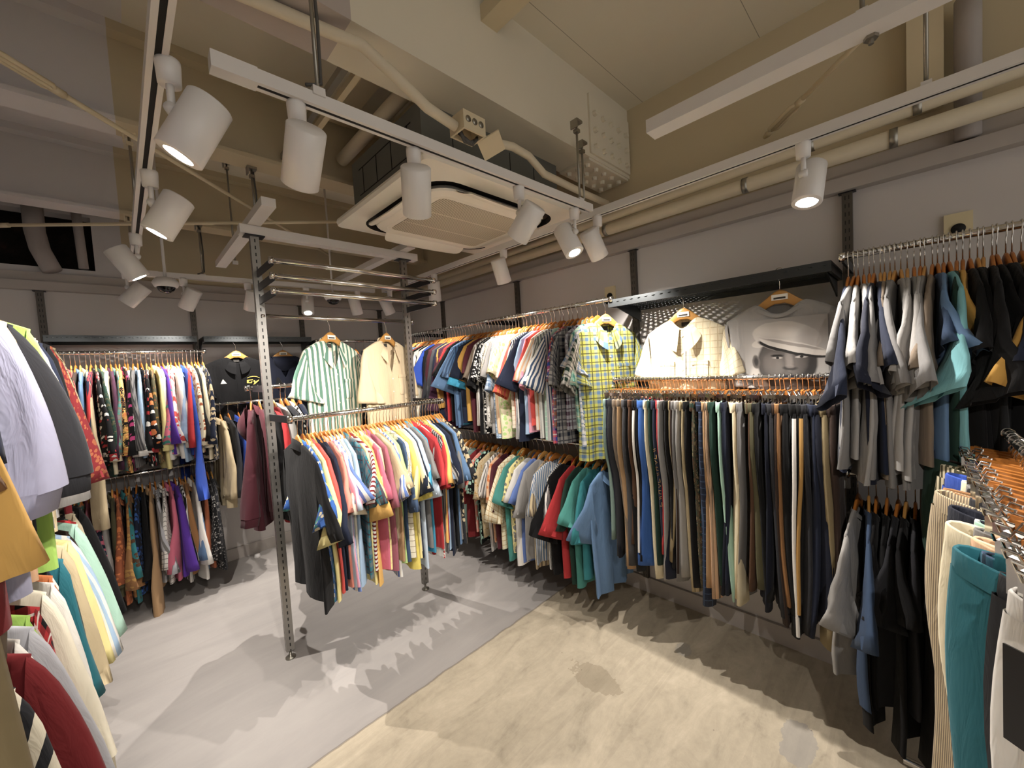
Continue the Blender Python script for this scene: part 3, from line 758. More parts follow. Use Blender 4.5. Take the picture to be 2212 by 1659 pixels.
def make_garment(p, yaw, spec, default, rng, hi=False, sc=1.0, spread=1.0, frng=None):
    """p = point on the rail; builds the garment hanging from it"""
    cols, pat, kind, o_ = parse(spec, default)
    root = empty(KIND[kind][2], (p[0], p[1], p[2] - (.098 if kind == 'P' else .120)), yaw)
    mat = fabric(cols, pat, o_.get('s', 1.0)); uo = float(rng.uniform(0, 1))
    n, rows = (36, 16) if hi else (24, 10)
    if kind == 'P': return trousers(root, cols, pat, mat, rng, o_, uo, hi, frng)
    W = (.195 + rng.uniform(-.012, .016)) * o_.get('w', 1.0) * sc
    long_ = kind in 'LSHCK' and kind != ''
    thick = {'': .014, 'T': .013, 'L': .015, 'S': .021, 'H': .026, 'C': .022, 'K': .023}[kind] * o_.get('t', 1.0)
    L = (.66 + rng.uniform(-.05, .06)) * o_.get('l', 1.0) * (1.25 if kind == 'C' else 1) * sc
    tee = kind in 'TS' and kind != ''
    bm_, F = body_mesh(rng, W, L, .078 if tee else .060, thick, (.012 if not tee else .013) * (1.3 if hi else 1), n, rows, 1.0 + rng.uniform(-.02, .08), .05 if tee else .06, uo=uo, frng=frng)
    bm_.build('shirt_body', mat, root, True, True)
    for side in (-1, 1):
        if long_:
            ln, dr, dr2, cw = (.50 + rng.uniform(-.03, .04)) * sc, .20 + rng.uniform(-.08, .12), .08 + rng.uniform(-.05, .1), .10 + rng.uniform(-.01, .02)
            if kind in 'SHC': cw += .02
        else:
            ln, dr, dr2, cw = (.235 + rng.uniform(-.03, .04)) * sc, .48 + rng.uniform(-.18, .12), None, .170 + rng.uniform(-.02, .025)
        ln *= o_.get('e', 1.0); cw *= o_.get('v', 1.0); dr *= o_.get('d', 1.0)
        tw0 = o_['k'] if 'k' in o_ else rng.uniform(.10, .60) * spread
        b = (rng.uniform(-.035, .035) * spread + o_.get('b', 0.0) * .01) * (1 if side < 0 else .5)
        sm, cm = sleeve_mesh(rng, side, W, -.062, -.235 * (1.05 if kind in 'SHCT' else 1), ln, dr, dr2, cw, thick * 1.05, b, 18 if hi else 14, (12 if long_ else 8) if hi else (9 if long_ else 6), uo, .010 if long_ else .006,
                             .045 if kind in 'SHK' and kind != '' else 0.0, twist=tw0 * (1 if rng.random() < .5 else -1))
        so = sm.build('sleeve', mat, root, True, True)
        if cm is not None: cm.build('cuff', fabric([cols[-1]] if kind == 'S' and len(cols) > 1 and not pat else [cols[0]], ''), so, True, True)
    if tee: band_mesh(.076, thick * 1.1).build('neckband', fabric([cols[0]], ''), root, True, True)
    elif kind == 'H':
        a = np.linspace(0, PI, 9); G = []
        for q in np.linspace(0, 1, 8):
            r = .085 + .03 * math.sin(q * PI)
            G.append([(r * math.cos(x), .02 + .05 * math.sin(x) * math.sin(q * PI) + .01, .02 - q * .20 - .02 * math.sin(x)) for x in a])
        MB().grid(np.array(G), np.array([[(x * .1, q * .2) for x in a] for q in np.linspace(0, 1, 8)]), closed=False).build('hood', mat, root, True, True)
    else: collar_mesh(rng, .058, thick * 1.5, .03 + rng.uniform(0, .02), uo=uo).build('collar', mat, root, True, True)
    return root

def trousers(root, cols, pat, mat, rng, o_, uo, hi, frng):
    L = (.88 + rng.uniform(-.05, .05)) * o_.get('l', 1.0); n = 22 if hi else 16; rows = 18 if hi else 12
    hw0 = .080 * o_.get('w', 1.0); th = np.arange(n) * 2 * PI / n; F = Folds(frng, .008 * o_.get('f', 1.0))
    xo = o_.get('x', 0.0); lean = rng.uniform(-.035, .035); tk = o_.get('t', 1.0)
    for sd in (-1, 1):
        G, U = [], []
        for a in np.linspace(0, 1, rows):
            z = -.036 - (L - .036) * a
            c = xo + sd * (.078 - .03 * min(1, a / .6)); hw = hw0 * (1.0 + .30 * math.sin(min(1, a / .45) * PI) * (a < .45) + .06 * a)
            tt = (.009 + .006 * math.sin(min(1, a * 1.5) * PI / 2)) * tk
            x = c + hw * sgn_pow(np.cos(th), .85); y = tt * sgn_pow(np.sin(th), .8) + sd * .006 + F(x * .8, z, min(1, a * 1.3)) + lean * a * a
            zz = np.full(n, z) + (0 if a < 1 else rng.uniform(-.012, .012))
            G.append(np.stack((x, y, zz), 1)); U.append(np.stack((x + (np.sin(th) > 0) * .5 + uo, zz + uo), 1))
        e = G[-1]; c0 = e.mean(0); G.append(c0 + (e - c0) * .93 + np.array((0, 0, .001))); U.append(U[-1])
        G.append(c0 + (e - c0) * .90 + np.array((0, 0, .05))); U.append(U[-1])
        lg = MB().grid(np.array(G), np.array(U)).build('trouser_leg', mat, root, True, True)
    def edge(a):
        z = -.036 - (L - .036) * a; hw = hw0 * (1.0 + .30 * math.sin(min(1, a / .45) * PI) * (a < .45) + .06 * a)
        x = xo - (.078 - .03 * min(1, a / .6)) - hw
        return x - .0015, float(-.006 + F(x * .8, z, min(1, a * 1.3)) + lean * a * a), z
    if 'j' in o_:
        E_ = [edge(a) for a in np.linspace(.02, .985, 24)]
        MB().grid(np.array([[(x + .006, y - .007, z), (x, y - .004, z), (x, y + .004, z), (x + .006, y + .007, z)] for x, y, z in E_]), np.zeros((24, 4, 2)), closed=False).build('side_stripe', fabric([('gold', 'white')[int(o_['j']) - 1]]), root, True, True)
    if 'g' in o_:
        m = MB(); zz = [(0, 0), (1, .3), (0, .5), (1, .8)], [(0, 0), (0, 1), (1, 1)], [(1, 0), (0, .4), (1, .9)], [(0, .1), (1, .1), (1, .9), (0, .9)]
        for q in range(10):
            a0 = .23 + q * .036
            m.tube([(edge(a0 + v * .024)[0] - .001, edge(a0 + v * .024)[1] + (u - .5) * .011, edge(a0 + v * .024)[2]) for u, v in zz[q % 4]], .0011, 5)
        m.build('side_lettering', fabric(['gold']), root, True, True)
    G, U = [], []
    W = hw0 + .076
    for z, r, q in ((-.045, 1.0, 1), (-.036, 1.02, 1), (-.004, 1.0, 1.05), (0, .985, 1.0), (-.004, .96, .8), (-.04, .95, .7)):
        x = xo + W * r * sgn_pow(np.cos(th), .9); y = .017 * tk * q * sgn_pow(np.sin(th), .8) + F(x * .6, 0, .35)
        G.append(np.stack((x, y, np.full(n, z)), 1)); U.append(np.stack((x + uo, np.full(n, z) + uo), 1))
    MB().grid(np.array(G), np.array(U)).build('waistband', mat, root, True, True)
    return root

RAIL_ENDS = []
def rail(p, q, label, brackets=(), r=.0125, cat='clothes rail', brname='bracket_arm'):
    """chrome tube from p to q; brackets = (point on rail, point on post)"""
    p, q = np.array(p, float), np.array(q, float); d = (q - p) / np.linalg.norm(q - p)
    o = MB().tube([p, q], r, 16).build('clothes_rail', M['chrome'], None, True)
    for e, s in ((p, -1), (q, 1)):
        MB().tube([e - d * .012 * -s * -1, e + d * s * .006], r * 1.35, 16).build('end_cap', M['chrome'], o, True)
    for a, b in brackets:
        a, b = np.array(a, float), np.array(b, float); w = b - a; Lw = np.linalg.norm(w)
        rm = dir_rot(w / Lw); m = MB()
        V = Vector(w / Lw); ang = math.atan2(V.y, V.x)
        m.box(0, Lw, -.004, .004, -.022, .014, rot=Matrix.Rotation(ang, 3, 'Z'), at=a)
        m.build(brname, M['bracket'], o)
    tag(o, label, cat); return o

def fill(where, start, end, z, yaw0, specs, default, group, seed, hi=False, clip=False, sc=1.0, ends=('left', 'right'), jit=6.0, hang=True, spread=1.0, gap=None, hgroup=None):
    rng = np.random.default_rng(seed)
    n = len(specs); start, end = np.array(start, float), np.array(end, float)
    D = [describe(s, default) for s in specs]
    for i, s in enumerate(specs):
        t = (i + .5 + rng.uniform(-.22, .22)) / n
        nums = parse(s, default)[3]
        q = start * (1 - t) + end * t; q = q + (end - start) / np.linalg.norm(end - start) * nums.get('u', 0.0) * .01
        yaw = yaw0 + math.radians(rng.uniform(-jit, jit) + nums.get('y', 0.0))
        hi_ = hi or 'q' in nums
        p = (q[0], q[1], z)
        g = make_garment(p, yaw, s, default, rng, hi_, sc, spread, np.random.default_rng(seed * 100 + i // 5))
        d, short = D[i]
        kd = parse(s, default)[2]
        if i == 0: pos = f'at the {ends[0]} end of the {where}'
        elif i == n - 1: pos = f'at the {ends[1]} end of the {where}'
        else: pos = f'between {D[i-1][1]} and {D[i+1][1]} on the {where}'
        od = f'{ordinal(i + 1)} from the {ends[0]} on the {where}'
        tag(g, unique(f'{d} {pos}', f'{d}, {od}', f'{short} {KIND[kd][1]}, {od}'), KIND[kd][1], group)
        if hang:
            hn = 'clip hanger' if clip else 'wooden hanger'
            lb = unique(f'{hn} of the {short} {KIND[kd][1]}, {od}', f'{hn}, {od}')
            hanger(p, yaw, rng, lb, hgroup or ('hangers on the ' + where), clip)

R90 = PI / 2
# ---- centre rack: posts
def post(x, y, top, label):
    r = empty('rack_post', (x, y, 0))
    MB().box(-.020, .020, -.015, .015, .045, top).build('upright', M['post'], r)
    MB().tube([(0, 0, 0), (0, 0, .006), (0, 0, .010), (0, 0, .05)], [.026, .026, .007, .007], 16).build('levelling_foot', M['zinc'], r, True)
    MB().box(-.045, .045, -.035, .035, top - .004, top).build('top_plate', M['bracket'], r)
    tag(r, label, 'rack post'); return r
PY = 2.43
post(0.535, PY, 2.302, 'slotted steel post at the left of the centre rack standing on the floor')
post(1.400, PY, 2.302, 'slotted steel post at the right of the centre rack behind the shirts')
for z, w in ((2.108, 'top'), (2.036, 'middle'), (1.966, 'lowest')):
    rail((.525, 2.12, z), (1.43, 2.12, z), f'{w} of the three empty chrome bars on the centre rack', [((.535, 2.12, z), (.535, PY - .015, z)), ((1.400, 2.12, z), (1.400, PY - .015, z))])
rail((.54, PY, 1.885), (1.44, PY, 1.885), 'chrome bar between the centre rack posts holding two display shirts')
rail((.55, 2.13, 1.346), (1.44, 2.13, 1.346), 'chrome rail full of bright shirts on the front of the centre rack', [((.56, 2.13, 1.346), (.535, PY - .015, 1.346)), ((1.425, 2.13, 1.346), (1.400, PY - .015, 1.346))])
rail((.50, 2.76, 1.50), (1.43, 2.76, 1.50), 'chrome rail on the rear of the centre rack behind the posts', [((.535, 2.76, 1.50), (.535, PY + .015, 1.50)), ((1.400, 2.76, 1.50), (1.400, PY + .015, 1.50))])

CENTRE = ['black@w1.28l1.1e1.35v1.3b-3q1', 'blue/sea green/cream/f', 'pale yellow@e1.5', 'coral@e1.2', 'dark navy', 'navy@e1.35v1.2b2', 'salmon@e1.1', 'pale blue/pink/s@s2', 'white/cornflower/s@s1.5', 'ivory@e1.3', 'light blue', 'petrol/grey/maroon/p', 'white/dark red/h@s.6', 'pale yellow', 'apricot@e1.25v1.15b2', 'pale yellow/peach/c', 'rose@e1.1', 'dusty rose@e1.2', 'beige', 'tan', 'white/cornflower/s', 'light green@e.95', 'ivory/khaki/c', 'slate blue@e1.3v1.35b1q1', 'yellow@e1.3v1.05', 'pale yellow@e1.35', 'cream@e1.2', 'navy', 'pale blue@e1.15v1.15b1', 'grey', 'cyan', 'red', 'white/red/f', 'red@e1.25v1.25b2q1', 'light grey/charcoal/s@s.7', 'apricot@e1.2v1.15b2', 'light blue', 'navy@e1.1', 'black', 'denim blue@e1.15', 'grey@e1.2', 'charcoal/beige/f@e1.25']
fill("centre rack's front rail", (.575, 2.13), (1.425, 2.13), 1.346, R90, CENTRE, '', 'bright short-sleeved shirts on the centre rack', 11, sc=1.09, spread=1.1, jit=5)
fill("centre rack's rear rail", (.505, 2.76), (.80, 2.76), 1.50, R90, ['burgundy@Hw1.05y-20q1l1.05', 'maroon@K', 'black@K', 'red@S', 'light grey@K', 'charcoal@S', 'white/black/f@L', 'navy@S'], 'S', 'jackets on the rear of the centre rack', 12)

# ---- wall uprights and shelves
def upright(x, y, yaw, z0, z1, label):
    r = empty('wall_upright', (x, y, 0), yaw)
    MB().box(-.018, .018, -.028, 0, z0, z1).build('channel', M['dark_post'], r)
    MB().box(-.03, .03, -.03, 0, z1 - .004, z1).build('cap_plate', M['bracket'], r)
    tag(r, label, 'wall upright')
for i, y in enumerate((0.205, 1.245, 2.29, 3.36)):
    upright(XR, y, R90 * 3 + PI if False else -R90, .10, 2.231, 'slotted dark upright on the right wall, ' + ('first from the t-shirts', 'second, beside the yellow plaid shirt', 'third, above the shirt rail', 'fourth, next to the corner')[i])
for i, x in enumerate((-0.375, 0.43, 1.25, 2.05)):
    upright(x, YB, 0, .10, 2.231, 'slotted dark upright on the back wall, ' + ('at far left above the patterned shirts', 'left of the black badge shirt', 'behind the striped display shirt', 'behind the right rack post')[i])
def mesh_shelf(name, x0, x1, y0, y1, z, along, label):
    """steel shelf of real expanded-metal lattice inside a rim"""
    c = empty(name, ((x0 + x1) / 2, (y0 + y1) / 2, z)); hx, hy = (x1 - x0) / 2, (y1 - y0) / 2
    MB().box(-hx, hx, -hy, -hy + .012, -.03, .012).box(-hx, hx, hy - .012, hy, -.03, .012).box(-hx, -hx + .012, -hy + .012, hy - .012, -.03, .012).box(hx - .012, hx, -hy + .012, hy - .012, -.03, .012).build('rim', M['shelf'], c)
    m = MB(); st = .026
    N = int((2 * hx + 2 * hy) / st) + 1
    def clipseg(a, b):
        a, b = np.array(a), np.array(b); t0, t1 = 0., 1.; d = b - a
        for k_, h in ((0, hx), (1, hy)):
            if abs(d[k_]) < 1e-9: continue
            u, v_ = (-h - a[k_]) / d[k_], (h - a[k_]) / d[k_]
            t0, t1 = max(t0, min(u, v_)), min(t1, max(u, v_))
        return (a + d * t0, a + d * t1) if t1 - t0 > .02 else None
    for i in range(-N, N):
        for sg in (1, -1):
            if along == 'x': s = clipseg((i * st * 1.6 - hy * 1.6 * sg, -hy), (i * st * 1.6 + hy * 1.6 * sg, hy))
            else: s = clipseg((-hx, i * st * 1.6 - hx * 1.6 * sg), (hx, i * st * 1.6 + hx * 1.6 * sg))
            if s is None: continue
            a, b = s; d = (b - a) / np.linalg.norm(b - a); w = np.array((-d[1], d[0])) * .0062
            z0 = -.004 if sg > 0 else -.0025
            m.add([(*(a + w), z0), (*(a - w), z0), (*(b - w), z0), (*(b + w), z0), (*(a + w), z0 + .0015), (*(a - w), z0 + .0015), (*(b - w), z0 + .0015), (*(b + w), z0 + .0015)],
                  [(0, 1, 2, 3), (7, 6, 5, 4), (0, 4, 5, 1), (2, 6, 7, 3), (1, 5, 6, 2), (0, 3, 7, 4)])
    m.build('mesh_plate', M['shelf'], c)
    for s in (-1, 1):
        if along == 'x': MB().prism([(-hy + .02, -.02), (hy, -.02), (hy, -.10), (hy - .03, -.09)], s * hx - .003, s * hx + .003).build('shelf_bracket', M['shelf'], c).rotation_euler = (R90, 0, R90)
        else:
            b = MB().prism([(-hx + .02, -.02), (hx, -.02), (hx, -.10), (hx - .03, -.09)], -.003, .003).build('shelf_bracket', M['shelf'], c)
            b.rotation_euler = (R90, 0, 0); b.location = (0, s * (hy - .02), 0)
    tag(c, label, 'shelf'); return c
mesh_shelf('mesh_shelf', 2.00, 2.34, .225, 1.225, 1.875, 'y', 'dark steel mesh shelf on the right wall above the cream shirt')
mesh_shelf('mesh_shelf', -.355, .41, 3.84, 4.12, 1.895, 'x', 'dark steel mesh shelf on the back wall over the patterned shirts')
mesh_shelf('mesh_shelf', .45, 1.23, 3.84, 4.12, 1.895, 'x', 'dark steel mesh shelf on the back wall above the black badge shirt')
# ---- wall rails
WX = 2.0
def wall_rail_y(y0, y1, z, label, ys): return rail((WX, y0, z), (WX, y1, z), label, [((WX, y, z), (XR - .028, y, z)) for y in ys])
wall_rail_y(3.42, 1.20, 1.89, 'chrome upper rail of shirts along the right wall', (3.36, 2.29, 1.245))
wall_rail_y(3.30, 1.26, 1.03, 'chrome lower rail of shirts along the right wall', (3.20, 2.29, 1.28))
wall_rail_y(1.21, .225, 1.43, 'chrome rail of trousers along the right wall', (1.20, .24))
wall_rail_y(.195, -.85, 1.89, 'chrome upper rail of t-shirts at the far right', (.19, -.80))
wall_rail_y(.19, -.60, 1.05, 'chrome lower rail of t-shirts at the far right', (.185, -.55))
BY = 3.85
def wall_rail_x(x0, x1, z, label, xs): return rail((x0, BY, z), (x1, BY, z), label, [((x, BY, z), (x, YB - .028, z)) for x in xs])
wall_rail_x(-.50, .45, 1.79, 'chrome upper rail of patterned shirts on the back wall', (-.375, .43))
wall_rail_x(-.40, .45, .935, 'chrome lower rail of shirts on the back wall', (-.375, .43))
wall_rail_x(.46, 1.22, 1.37, 'short chrome rail under the black badge shirt', (.47, 1.20))
wall_rail_x(1.27, 2.03, 1.87, 'chrome rail on the back wall behind the display shirts', (1.28, 2.02))
rail((-.395, .15, 1.90), (-.395, 2.45, 1.90), 'chrome upper rail along the left side', [])
rail((-.385, .15, 1.22), (-.385, 2.65, 1.22), 'chrome lower rail along the left side', [])
lf = empty('side_rack', (-.39, 2.48, 0))
for y in (0, -2.35):
    MB().box(-.02, .02, y - .015, y + .015, .02, 2.0).box(-.03, .03, y - .02, y + .02, 0, .02).build('upright', M['post'], lf)
tag(lf, 'steel uprights of the rack at the far left behind the sweatshirts', 'rack')

UP = ['burgundy', 'black@T', 'lilac@T', 'slate blue', 'denim blue/sea green/p', 'dark navy', 'coral@T', 'black/olive/s@L', 'white@L', 'black@L', 'ivory@Le1.1', 'dark navy@T', 'royal blue@Te1.2v1.1b2q1', 'black@L', 'charcoal@S', 'burgundy@Sb2', 'dark grey@L', 'navy@Se1.05', 'mustard@L', 'plum@L', 'maroon', 'red@T', 'black@T', 'dark navy', 'denim blue@e1.35v1.4b3q1', 'denim blue/slate blue/s', 'cyan@e1.25', 'navy', 'mustard@e1.15v1.1b2', 'maroon', 'taupe@e1.1', 'taupe/white/s@e1.25v1.1b2', 'black@e1.3', 'black/white/f@s.6', 'black/white/w@s.6', 'ivory/taupe/c', 'light grey@e1.1', 'pale blue/denim blue/p@e1.25b1', 'cream/peach/s', 'cream/light green/f', 'ivory/beige/c@e1.15', 'coral/orange/s@e1.35', 'white/navy/s@s.7', 'navy@e1.3', 'light blue', 'pink@e1.25v1.2b1', 'coral@e1.3v1.2b1', 'white/peach/s@e1.1', 'white/grey/s', 'white/slate blue/s@e1.35b1', 'mint/white/c', 'coral/royal blue/white/p@e1.05', 'slate blue/rust/white/p@e1.2', 'light grey/navy/p@e1.3', 'silver/plum/p', 'mint/sea green/ivory/p@e1.2', 'white/dark green/black/p@e1.25', 'white/denim blue/p']
fill('upper right wall rail', (WX, 3.36), (WX, 1.275), 1.89, 0, UP, '', 'shirts on the upper rail of the right wall', 21, jit=7)
LOW = ['black', 'black@L', 'black@L', 'charcoal/orange/f', 'cream', 'ivory/khaki/c@e1.3', 'beige@e1.1', 'taupe/white/s', 'slate blue', 'lavender/denim blue/s@s.3e1.25v1.3b1', 'white/coral/f', 'cream@e1.2v1.1', 'ivory/khaki/s@s.6', 'grey green', 'dark red@e1.3v1.1b1', 'salmon/mint/f', 'black/mint/f', 'gold/beige/w@e1.25', 'white/grey/s', 'peach/orange/f', 'maroon@e1.2v1.1b1', 'cream/gold/c@e1.4', 'sea green@e1.1', 'pale yellow/grey/f', 'white', 'cornflower@e1.1', 'light grey@e1.1', 'taupe/beige/s', 'denim blue/white/s@s.6e1.2', 'navy/white/s@s.6e1.2', 'black@e1.35v1.1', 'red@e1.3', 'dark green@e1.2v1.1b1', 'sea green@e1.2', 'teal@e1.4', 'denim blue@e1.3v1.2b3l1.15']
fill('lower right wall rail', (WX, 3.20), (WX, 1.255), 1.03, 0, LOW, '', 'shirts on the lower rail of the right wall', 22, jit=6)
PANTS = ['grey green@l.95', 'dark navy@l1.0', 'charcoal@l.98t1.3', 'taupe@l.9', 'taupe', 'tan@l1.03', 'dark grey@l1.0t1.3', 'black', 'brown@l.9', 'black@l.98j2', 'black', 'blue@t2l.98f2q1', 'cream@l1.0', 'dark green', 'navy@l1.0t1.5g1', 'red@l.93', 'light grey@l1.08', 'black@l.9', 'khaki@f2.5l.95', 'dark brown', 'grey', 'light grey@l1.05', 'beige/khaki/s@l1.06', 'black', 'khaki/dark green/brown/w', 'navy/slate blue/c@t1.8l1.06', 'tan@l1.05t1.3', 'peach/taupe/s@l1.05', 'dark green@l1.0', 'mint@l.99', 'navy@l1.05', 'dark navy@l1.0', 'cream@l1.08t1.4', 'beige@l1.05', 'grey@l1.08', 'brown', 'olive@f2.5t1.6l.9q1', 'black@l.98', 'dark navy', 'charcoal@l1.03t1.4', 'dark brown', 'camel@l.96', 'black@l1.05t1.5', 'black@l1.06t1.3j2', 'black@l1.02t1.3j1', 'charcoal', 'navy@l1.06t1.3', 'dark navy@f2t1.7l1.06q1', 'khaki@t1.6l1.05', 'dark brown@t1.4']
fill('right wall trouser rail', (WX, 1.205), (WX, .215), 1.43, 0, PANTS, 'P', 'trousers on the right wall rail', 23, clip=True, jit=5)
TEES = ['navy@e1.35v1.1k.5', 'grey@w1.05', 'light grey@e1.15', 'light grey@e1.3v1.15b2k.6q1', 'grey@e1.2', 'dark navy@e1.25k.4', 'navy', 'taupe', 'grey@e1.3k.3', 'grey', 'light grey@e1.4v1.1b-1q1k.4', 'light grey@e1.3', 'grey@e1.1', 'light grey@e1.2', 'grey@e1.35k.4', 'taupe@e1.3', 'slate blue@e.9b-2k.1', 'denim blue@e.8b-3k.1', 'turquoise@e1.4v1.2b4q1k.6', 'dark green@e.9b-3k.1', 'mustard@e.8v.8b-3k.1', 'black@e.9b-3k.1', 'black@e1.1b-2k.3', 'black@e1.2v1.1', 'black@e1.3v1.2w1.1q1k.7', 'black', 'black@e1.2k.5', 'charcoal', 'mustard@e1.5v1.35b-1q1k.8', 'navy', 'dark navy@e1.2', 'black', 'navy', 'charcoal']
fill('upper t-shirt rail', (WX, .18), (WX, -.31), 1.89, 0, TEES, 'T', 't-shirts on the upper rail at the right', 24, jit=6, spread=1.2)
TEES2 = ['light grey@e1.3v1.2q1', 'slate blue@e1.3', 'black@l1.15', 'black', 'charcoal@e1.3v1.2q1', 'black@l1.2e1.2', 'charcoal', 'black@l1.25', 'black', 'slate blue', 'coral', 'black', 'charcoal', 'black', 'navy']
fill('lower t-shirt rail', (WX, .165), (WX, -.22), 1.05, 0, TEES2, 'T', 't-shirts on the lower rail at the right', 25, jit=6)
BACK = ['white/black/f@L', 'black/taupe/w@L', 'dark brown@L', 'black@L', 'teal@Lb1', 'navy@L', 'blue/cyan/navy/f@Ls1.3', 'pink/charcoal/beige/f@L', 'brown/taupe/h@Ls.7', 'coral@L', 'dark brown@L', 'denim blue@Le.9', 'beige@e1.9v1.1b1', 'navy/red/s@Ls1.6', 'black/white/red/f@L', 'olive/dark green/w@L', 'cream@L', 'plum@L', 'grey/sea green/taupe/w@Ls1.0b1', 'orange/apricot/black/w@L', 'black/magenta/f@Ls1.3', 'white/grey green/f@L', 'dark grey/grey/s@Ls.4', 'light blue@L', 'black/orange/white/f@Ls1.4', 'black/red/white/f@Ls1.6', 'olive/gold/rust/f@Ls.9b1', 'pale yellow@L', 'white@Lv1.5e.95t1.4q1', 'purple@L', 'rose/sea green/f@L', 'white/coral/f@Ls1.6', 'white@Lv1.5t1.4q1', 'light blue@L', 'royal blue@e1.7v1.3b1', 'red@L', 'cream/rust/f@L', 'black@L', 'cream@L', 'navy/beige/f@L']
fill('upper back wall rail', (-.47, BY), (.44, BY), 1.79, R90, BACK, 'L', 'patterned shirts on the upper back rail', 31, jit=5)
BACK2 = ['black/beige/l@L', 'white@L', 'black@L', 'sea green/orange/burgundy/p@L', 'dusty rose@L', 'navy/rose/f@L', 'light grey@L', 'olive@L', 'rust/orange/f@L', 'teal/brown/f@Ls1.1', 'camel/gold/f@L', 'navy/blue/f@L', 'black@L', 'tan@e1.9', 'silver/grey/s@L', 'white/black/c@L', 'rose@L', 'purple@Lv1.4t1.5q1', 'white/black/s@Ls1.6', 'camel@Lt1.3', 'white@L', 'denim blue@L', 'rust@L', 'black/light grey/l@L', 'charcoal/grey/l@L']
fill('lower back wall rail', (-.38, BY), (.44, BY), .935, R90, BACK2, 'L', 'shirts on the lower back rail', 32, jit=5)
fill('short back wall rail', (.48, BY), (.86, BY), 1.37, R90, ['beige@Lv1.3t1.5q1', 'charcoal@L', 'royal blue@L', 'black@L', 'navy@L', 'dark navy@L'], 'L', 'clothes on the short back rail', 33, jit=6)
fill('back wall rail behind the display shirts', (1.32, BY), (1.95, BY), 1.87, R90, ['black@L', 'navy@L', 'charcoal@L', 'black@K', 'dark brown@L', 'black@L', 'charcoal@K', 'navy@K', 'black@K'], 'L', 'dark jackets on the right part of the back wall', 34)
LEFT = ['khaki@Cq1e1.4d.3v1.5u13', 'dark navy@Sq1e1.15d.5u8', 'pale yellow@Tq1e1.7v1.1d.3', 'camel@Te1.5v1.0d.6q1', 'apricot@Te1.6d.6q1', 'dark red/taupe@Se.95d.9v.9q1', 'dusty rose@Le.7v.6d.3', 'sky blue/white/h@Ls.5e.6v.6d.3', 'navy@Le.6v.6d.2', 'lavender@Sq1v1.6d1.6e.76k.3w1.08', 'apricot@He.72v.6d.4w.95', 'apricot@Le.75v.6d.5', 'peach/apricot/s@Le.75v.6d.5', 'charcoal@Sq1v1.5d2.2e.78k.3w1.14', 'lime@Le.75v.6d1.6w1.12', 'ivory/light grey/h@Lq1s2e.75d2w1.12', 'black/dark green/p@Lq1l1.3e.7v.7d.4', 'cream/khaki/c@Le.8v.8d.6', 'beige@Le.8', 'light grey@Sd.8', 'taupe/black/w@Ls.7', 'navy@L', 'black@Kd1.3', 'dark red/rust/f@Lv.7s.6', 'black/beige/w@L', 'navy@L']
fill('upper left side rail', (-.395, .58), (-.395, 2.42), 1.90, PI, LEFT, 'L', 'sweatshirts and shirts on the upper left rail', 41, ends=('near', 'far'), jit=4)
LEFT2 = ['taupe@Cq1v1.5', 'taupe@Lq1v1.6', 'khaki@Lq1v1.5k.3', 'ivory/charcoal/h@Lq1s2.4v1.3', 'white/navy/h@Lv.7', 'dark red@Sq1v1.4k.3', 'white@Sq1v1.1', 'silver@Lv.7', 'lime@Lv.6d.3', 'red/black/white/p@Lv.7d.4', 'ivory@Sq1v1.4k.4', 'white@Lv.7', 'orange@Lv.6d.2', 'white/navy/h@Ls2v.7d.3', 'petrol@Lv.6d.3', 'dark green@Sq1v1.1', 'beige@L', 'pale yellow@L', 'light blue/white/s@L', 'dark brown@Kq1', 'mint@L', 'red@Lv.7', 'dark green/red/s@L', 'cream@L', 'brown/taupe/w@L', 'black@L']
fill('lower left side rail', (-.385, .86), (-.385, 2.60), 1.22, PI, LEFT2, 'L', 'shirts on the lower left rail', 42, ends=('near', 'far'), jit=4)
# ---- free-standing trouser rack at the right front
RX0, RX1, RY, RZ = .76, 1.86, -.185, 1.275
rail((RX0 - .45, RY, RZ), (RX1 + .05, RY, RZ), 'chrome rail of the trouser rack at the right front', [])
rk = empty('floor_rack', (RX1 + .06, RY, 0))
MB().tube([(0, 0, .03), (0, 0, RZ + .02)], .014, 12).tube([(0, -.22, .03), (0, .22, .03)], .014, 12).build('end_frame', M['chrome'], rk, True)
MB().tube([(-1.6, 0, .03), (-1.6, 0, RZ + .02)], .014, 12).tube([(-1.6, -.22, .03), (-1.6, .22, .03)], .014, 12).build('end_frame', M['chrome'], rk, True)
tag(rk, 'chrome floor stand under the trousers at the right front', 'rack')
FRONT = ['maroon@l.9w.8', 'khaki/dark brown/w@l.9x.05', 'dark brown@l1.0x.04', 'dark brown@l1.1q1t1.5x.095', 'dark green@l1.1q1t1.5x.085', 'beige@l1.0w.8', 'cream/olive/s@l1.0x.05s.6', 'olive@l1.0x.02', 'royal blue@l1.05q1t1.4x.03', 'cream@l1.0w.8', 'grey@l1.0w.8', 'black@l1.0w.8', 'camel@l1.05x.03', 'charcoal@l1.0w.8', 'beige/taupe/s@s.25l1.12q1t1.8x.085', 'black@l1.0w.8', 'dark navy@l1.1q1t1.4x.045', 'mint/white/s@s2', 'grey@l1.0w.8', 'cream@l1.12q1t2x.05', 'peach@l1.1q1t1.6x.02', 'slate blue/petrol/navy/p@l1.0w.9', 'petrol@l1.12q1t2f1.5x.05', 'charcoal@l1.0w.8', 'white@l1.12q1t2f1.5x-.02', 'white@l1.1q1t1.6x-.06']
fill('right front trouser rack', (RX1, RY), (RX0, RY), RZ, R90 - math.radians(48), FRONT, 'P', 'trousers on the rack at the right front', 51, clip=True, ends=('far', 'near'), jit=5)

